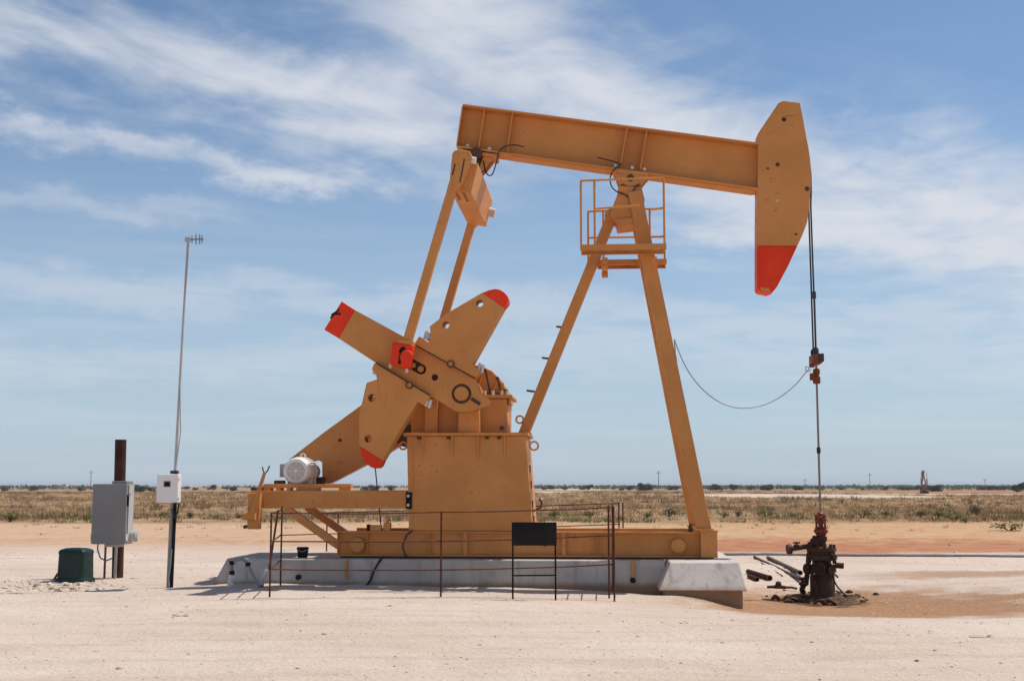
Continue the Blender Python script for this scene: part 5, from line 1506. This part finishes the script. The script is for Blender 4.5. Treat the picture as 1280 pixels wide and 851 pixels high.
for k in range(9):                        # oily sticks, rags and bits of line lying left of the well
    x0_, y0_ = WELL.x + rn.uniform(-0.95, -0.15), WELL.y + rn.uniform(-0.75, -0.1); a = rn.uniform(-0.6, 0.6); ln = rn.uniform(0.12, 0.34)
    x1_, y1_ = x0_ + ln * math.cos(a), y0_ + ln * math.sin(a); xm_, ym_ = (x0_ + x1_) / 2, (y0_ + y1_) / 2
    o_ = hp_.location
    MB().tube(crv([Vector((x0_, y0_, gz(x0_, y0_) + 0.02)) - o_, Vector((xm_, ym_, gz(xm_, ym_) + rn.uniform(0.04, 0.10))) - o_, Vector((x1_, y1_, gz(x1_, y1_) + 0.015)) - o_]), rn.uniform(0.012, 0.03), 7).build('oily_scrap', 'oil', hp_, 0, 60)

# ================================================================== VEGETATION
def bad(x, y):
    """bare clearings and tracks"""
    for cx_, cy_, rx, ry in ((46, 200, 20, 34), (120, 252, 62, 20), (28, 560, 26, 160), (8, 330, 9, 70), (150, 320, 95, 45)):
        if ((x - cx_) / rx) ** 2 + ((y - cy_) / ry) ** 2 < 1.05: return True
    return False


def tuft(mb, c, h, r, nb_, rn, lean=0.5, wdt=0.02):
    for _ in range(nb_):
        a = rn.uniform(0, 6.283); q = rn.random() ** 0.7 * r
        bx, by = c[0] + q * math.cos(a), c[1] + q * math.sin(a)
        a2 = rn.uniform(0, 6.283); hh2 = h * rn.uniform(0.5, 1.1); le = hh2 * lean * rn.random()
        tx, ty = bx + le * math.cos(a), by + le * math.sin(a)
        wx, wy = wdt * math.cos(a2), wdt * math.sin(a2)
        o_ = len(mb.v)
        mb.v += [(bx - wx, by - wy, c[2]), (bx + wx, by + wy, c[2]), (tx, ty, c[2] + hh2)]
        mb.f.append((o_, o_ + 1, o_ + 2))


def mk_stuff(name, mb, mat, label):
    me = bpy.data.meshes.new(name); me.from_pydata(mb.v, [], mb.f); me.materials.append(M[mat])
    o_ = bpy.data.objects.new(name, me); COL.objects.link(o_); tag(o_, label, kind='stuff'); return o_


rn = random.Random(21)
mb = MB()
for _ in range(20000):
    u = rn.random()
    y = 55 * (420 / 55.0) ** (u ** 1.15); x = rn.uniform(-0.52, 0.52) * y * 1.05
    edge = 57 + 4 * mn.noise((x * 0.12, 0, 2.0))
    if y < edge - 2 + 5 * rn.random() or bad(x, y): continue
    dn_ = mn.noise((x * 0.05, y * 0.03, 4.0)) + 0.5 * mn.noise((x * 0.2, y * 0.12, 8.0))
    if dn_ < rn.uniform(-0.9, 0.35): continue
    sc2 = max(1.0, (y / 75.0) ** 0.75)
    tuft(mb, (x, y, gz(x, y) - 0.02), rn.uniform(0.10, 0.30) * min(sc2, 1.5), 0.30 * sc2, 11, rn, 1.2, 0.018 * sc2)
for _ in range(420):
    y = 40 + 19 * rn.random() ** 0.45; x = rn.uniform(-0.5, 0.5) * y
    if mn.noise((x * 0.3, y * 0.3, 5.0)) < 0.0: continue
    tuft(mb, (x, y, gz(x, y) - 0.02), rn.uniform(0.06, 0.2), 0.14, 9, rn, 1.2, 0.016)
mk_stuff('dry_grass', mb, 'straw', 'dry straw coloured grass covering the rangeland')
mb = MB(); mb2 = MB()
for _ in range(1500):
    y = 55 + 16 * rn.random() ** 1.5; x = rn.uniform(-0.5, 0.5) * y
    edge = 55.5 + 3 * mn.noise((x * 0.12, 0, 2.0))
    if y < edge or mn.noise((x * 0.22, y * 0.15, 12.0)) < 0.05: continue
    tuft(mb, (x, y, gz(x, y) - 0.02), rn.uniform(0.12, 0.34), 0.25, 12, rn, 0.8, 0.022)
for _ in range(2600):
    y = 56 * (300 / 56.0) ** (rn.random()); x = rn.uniform(-0.5, 0.5) * y
    if mn.noise((x * 0.10, y * 0.06, 17.0)) < 0.12 or bad(x, y): continue
    sc2 = max(1.0, (y / 75.0) ** 0.7)
    tuft(mb2, (x, y, gz(x, y) - 0.02), rn.uniform(0.2, 0.5) * min(sc2, 1.5), 0.3 * sc2, 14, rn, 0.9, 0.022 * sc2)
mk_stuff('weeds', mb, 'weed', 'low green weeds along the near edge of the range')
mk_stuff('dead_brush', mb2, 'brush', 'brown dead brush scattered among the dry grass')


def leaf_clump(mb, c, rx, rz, n, size, rn, hollow=0.35):
    for _ in range(n):
        while True:
            d_ = Vector((rn.uniform(-1, 1), rn.uniform(-1, 1), rn.uniform(-1, 1)))
            if hollow < d_.length < 1: break
        p_ = Vector((c[0] + d_.x * rx, c[1] + d_.y * rx, c[2] + d_.z * rz))
        a = Vector((rn.uniform(-1, 1), rn.uniform(-1, 1), rn.uniform(-1, 1))).normalized(); b = frame(a)[0]
        s_ = size * rn.uniform(0.6, 1.3)
        mb.add([p_ - a * s_, p_ + b * s_ * 0.6, p_ + a * s_, p_ - b * s_ * 0.6], [(0, 1, 2, 3)])


def proto_shrub(seed, name='shrub', mat='weed', dense=300):
    rn2 = random.Random(seed); lf = MB(); st = MB()
    for k in range(7):
        a = rn2.uniform(0, 6.28); q = rn2.uniform(0.05, 0.38); h = rn2.uniform(0.18, 0.55)
        c_ = (q * math.cos(a), q * math.sin(a), h)
        st.tube([(0, 0, -0.05), (c_[0] * 0.5, c_[1] * 0.5, h * 0.5), c_], [0.018, 0.012, 0.006], 5)
        leaf_clump(lf, c_, rn2.uniform(0.16, 0.28), rn2.uniform(0.12, 0.22), dense // 7, 0.05, rn2, 0.1)
    return st, lf


protos = []
for sd_, mt in ((1, 'weed'), (2, 'weed'), (3, 'brush')):
    st, lf = proto_shrub(sd_)
    e = empty('shrub', (0, 0, 0))
    st.build('stems', 'bark', e); lf.build('foliage', mt, e)
    protos.append([e, False])
SHR = [(12, 652, 0.95, 0, 'round green bush at the far left edge of the pad'), (108, 650, 0.7, 0, 'green bush just left of the grey cabinet'), (205, 647, 0.8, 1, 'green bush just left of the antenna post'),
       (238, 648, 0.75, 2, 'brown bush right of the antenna post'), (268, 649, 0.6, 1, 'green bush nearest the left end of the motor frame'), (298, 648, 0.65, 0, 'green bush beside the brake bracket'),
       (692, 647, 0.9, 0, 'green bush just right of the pedestal'), (738, 647, 0.9, 1, 'green bush left of the fence corner posts'), (808, 648, 0.8, 0, 'green bush right of the fence corner posts'),
       (835, 646, 1.0, 2, 'brown bush left of the slanted post leg'), (905, 647, 0.7, 0, 'small green bush right of the slanted post leg'), (958, 646, 1.0, 1, 'wide green bush left of the polished rod'),
       (922, 646, 0.7, 2, 'small brown bush left of the polished rod'), (990, 647, 0.6, 0, 'small green bush nearest the polished rod'), (1078, 647, 1.1, 1, 'wide green bush right of the polished rod'),
       (1108, 646, 0.8, 0, 'green bush second to the right of the polished rod'), (1172, 648, 0.95, 0, 'green bush below the distant pump jack'), (1192, 650, 0.9, 1, 'green bush right of the one below the distant pump jack'),
       (1207, 653, 0.6, 0, 'lowest small green bush at the pad edge on the right'), (1222, 643, 1.0, 2, 'brown bush on the range at the right'), (1262, 663, 1.1, 1, 'flat green weed patch on red soil at the right edge'), (1150, 647, 0.8, 2, 'brown bush left of the one below the distant pump jack')]
for px, py, s_, k, lab in SHR:
    q = gpt(px, py)
    pr_ = protos[k]
    if pr_[1]: o_ = copy_tree(pr_[0])
    else: o_ = pr_[0]; pr_[1] = True
    o_.location = (q.x, q.y, q.z); o_.rotation_euler = (0, 0, rn.uniform(0, 6.28))
    fl_ = 0.55 if py > 660 else 0.85
    o_.scale = (s_ * 1.25, s_ * 1.25, s_ * fl_)
    tag(o_, lab, 'bush', 'bushes along the edge of the pad')

# distant mesquite trees
tp = []
for sd_ in range(5):
    rn2 = random.Random(100 + sd_)
    e = empty('mesquite_tree', (0, 0, 0))
    st = MB(); lf = MB()
    nb2 = rn2.randint(7, 10)
    for k in range(nb2):
        a = 6.283 * k / nb2 + rn2.uniform(-.4, .4); q = rn2.uniform(0.4, 1.5); h = rn2.uniform(0.35, 1.7)
        st.tube([(0, 0, -0.2), (q * 0.3 * math.cos(a), q * 0.3 * math.sin(a), h * 0.5), (q * math.cos(a), q * math.sin(a), h)], [0.11, 0.07, 0.025], 6)
        leaf_clump(lf, (q * math.cos(a), q * math.sin(a), h), rn2.uniform(0.65, 1.0), rn2.uniform(0.5, 0.75), 210, 0.17, rn2, 0.2)
    st.build('trunk', 'bark', e); lf.build('crown', 'leaf', e)
    tp.append([e, False])
rn = random.Random(5)
spots = []
# larger ones that stand out: (px, top py, distance)
for px, ht, D, lab in ((10, 1.9, 430, 'low grey green tree on the horizon at the far left'), (47, 2.6, 470, 'tallest distant tree left of the grey cabinet'), (105, 1.9, 440, 'distant tree behind the left edge of the cabinet'), (179, 3.2, 390, 'round distant tree between the cabinet and the control box'),
                      (192, 2.2, 420, 'small distant tree touching the control box'), (269, 2.8, 480, 'distant tree midway between control box and motor frame'), (294, 2.2, 430, 'distant tree left of the brake lever'),
                      (458, 2.4, 420, 'distant tree seen under the belt guard, left one'), (470, 2.9, 430, 'distant tree seen under the belt guard, middle one'), (490, 2.6, 440, 'distant tree seen just left of the pedestal'),
                      (688, 2.6, 520, 'distant tree just right of the pedestal'), (735, 3.0, 480, 'distant tree above the fence corner'), (786, 2.6, 450, 'distant tree left of the utility pole'), (806, 3.6, 430, 'tall distant tree left of the utility pole'),
                      (838, 2.5, 460, 'distant tree right of the utility pole'), (893, 3.0, 430, 'distant tree just right of the slanted leg'), (915, 3.0, 440, 'second distant tree right of the slanted leg'), (957, 3.1, 420, 'distant dark tree left of the polished rod'),
                      (1163, 2.7, 350, 'dense tree just right of the distant pump jack'), (1266, 2.9, 330, 'tall dark tree near the right edge of the horizon'), (1278, 3.4, 320, 'tallest dark tree at the right edge of the horizon')):
    spots.append((px, ht, D, lab))
for k in range(70):
    px = rn.choice((rn.uniform(0, 330), rn.uniform(670, 870), rn.uniform(880, 1285), rn.uniform(880, 1285)))
    D = rn.uniform(430, 700); right = px > 880
    spots.append((px, rn.uniform(1.3, 2.5) * (1.15 if right else 0.85), D, None))
for i, (px, ht, D, lab) in enumerate(spots):
    pr_ = tp[i % 5]
    if pr_[1]: o_ = copy_tree(pr_[0])
    else: o_ = pr_[0]; pr_[1] = True
    x = (px - CX) / F * D
    o_.location = (x, D, gz(x, D)); o_.rotation_euler = (0, 0, rn.uniform(0, 6.28))
    s_ = ht / 3.1
    o_.scale = (s_ * rn.uniform(1.0, 1.5), s_ * rn.uniform(1.0, 1.5), s_)
    if lab: tag(o_, lab, 'tree', 'distant trees on the horizon')
    elif px < 340: tag(o_, 'tiny distant tree in the gappy row along the left horizon', 'tree', 'distant trees on the left horizon')
    elif px < 875: tag(o_, 'tiny distant tree in the middle of the horizon, left of the slanted leg', 'tree', 'distant trees on the middle horizon')
    else: tag(o_, 'tiny distant tree in the dense row along the right horizon', 'tree', 'distant trees on the right horizon')
mb = MB()
for _ in range(4200):
    y = rn.uniform(560, 1500); x = rn.uniform(-0.5, 0.55) * y
    if mn.noise((x * 0.006, y * 0.01, 3.0)) < (-0.15 if x > 0.1 * y else 0.12): continue
    leaf_clump(mb, (x, y, gz(x, y) + 0.9), rn.uniform(1.5, 4), rn.uniform(0.7, 1.5), 14, 0.8, rn, 0.1)
mk_stuff('far_scrub', mb, 'leaf', 'continuous low scrub fading into the horizon')

# ================================================================== DISTANT PUMP JACK AND POLES
DJ = Gp(1155, 616.0)
dj = thing_from('pump_jack', (DJ.x, DJ.y, gz(DJ.x, DJ.y)), 'tiny reddish pump jack far away near the right horizon, seen end on', 'pump jack')
dj.rotation_euler[2] = R(76)
dj.scale = (1.0, 0.8, 1.06)
MB().box((-3.2, -1.0, 0.0), (2.4, 1.0, 0.5)).build('base_frame', 'oil', dj, 0.02)
for sx, sy in ((-0.9, -0.75), (-0.9, 0.75), (0.9, -0.75), (0.9, 0.75)):
    MB().beam((sx + 0.2, sy, 0.5), (0.15, sy * 0.2, 4.0), 0.2, 0.2).build('post_leg', 'far_red', dj)
MB().beam((-2.2, 0, 4.55), (1.9, 0, 4.0), 0.35, 0.45).build('walking_beam', 'far_red', dj)
MB().plate([(1.7, 4.6), (2.1, 4.9), (2.5, 4.7), (2.6, 4.2), (2.4, 3.5), (1.9, 2.8), (1.75, 2.9)], -0.22, 0.22).build('horse_head', 'far_red', dj)
MB().box((-2.6, -0.5, 0.5), (-1.4, 0.5, 1.9)).build('gear_reducer', 'far_red', dj, 0.05)
for s_ in (-1, 1):
    MB().plate([(-2.2, 1.6), (-1.7, 1.3), (-0.6, 2.6), (-0.9, 3.1), (-1.5, 2.9)], s_ * 0.75 - 0.12, s_ * 0.75 + 0.12).build('counterweight', 'far_red', dj)
    MB().beam((-1.3, s_ * 0.9, 2.0), (-2.1, s_ * 0.7, 4.4), 0.12, 0.12).build('pitman_arm', 'far_red', dj)
MB().tube([(2.58, 0, 4.2), (2.6, 0, 0.3)], 0.04, 6).build('rod_line', 'oil', dj)

for px, ytop, D, lab in ((823, 588, 480, 'thin utility pole on the horizon left of the slanted leg'), (1087, 591, 560, 'thin utility pole on the horizon right of the polished rod'), (1231, 597.5, 620, 'tiny pole with crossarms near the right horizon'), (114, 588, 520, 'thin utility pole on the horizon behind the cabinet'), (1006, 598, 640, 'faint thin pole on the horizon just left of the polished rod')):
    q = Wp(px, ytop, D); x = q.x
    e = thing_from('utility_pole', (x, D, gz(x, D)), lab, 'utility pole', 'utility poles on the horizon')
    MB().tube([(0, 0, -0.5), (0, 0, q.z - e.location.z)], [0.16, 0.11], 8).build('pole_shaft', 'wood', e, 0, 60)
    MB().box((-1.1, -0.06, q.z - e.location.z - 0.9), (1.1, 0.06, q.z - e.location.z - 0.75)).build('crossarm', 'wood', e)
# ================================================================== HAZE
hm = bpy.data.materials.new('haze'); hm.use_nodes = True
ht = NT(hm.node_tree); ht.n.clear()
pv = ht.node('ShaderNodeVolumePrincipled'); pv.inputs['Density'].default_value = 0.0002
ht.put(pv.inputs['Color'], (0.88, 0.92, 0.97))
ho = ht.node('ShaderNodeOutputMaterial'); ht.l.new(pv.outputs[0], ho.inputs['Volume'])
M['haze'] = hm
hz = MB().box((-9500, -1000, -2.0), (9500, 14500, 13.0)).build('haze', 'haze')
tag(hz, 'thin pale dust haze over the plain', kind='stuff')
print('XR', XR, 'bar', bar.x, 'ZW', ZW, 'well', WELL, 'ZB1', ZB1, 'zpt', zpt, 'top', tl)
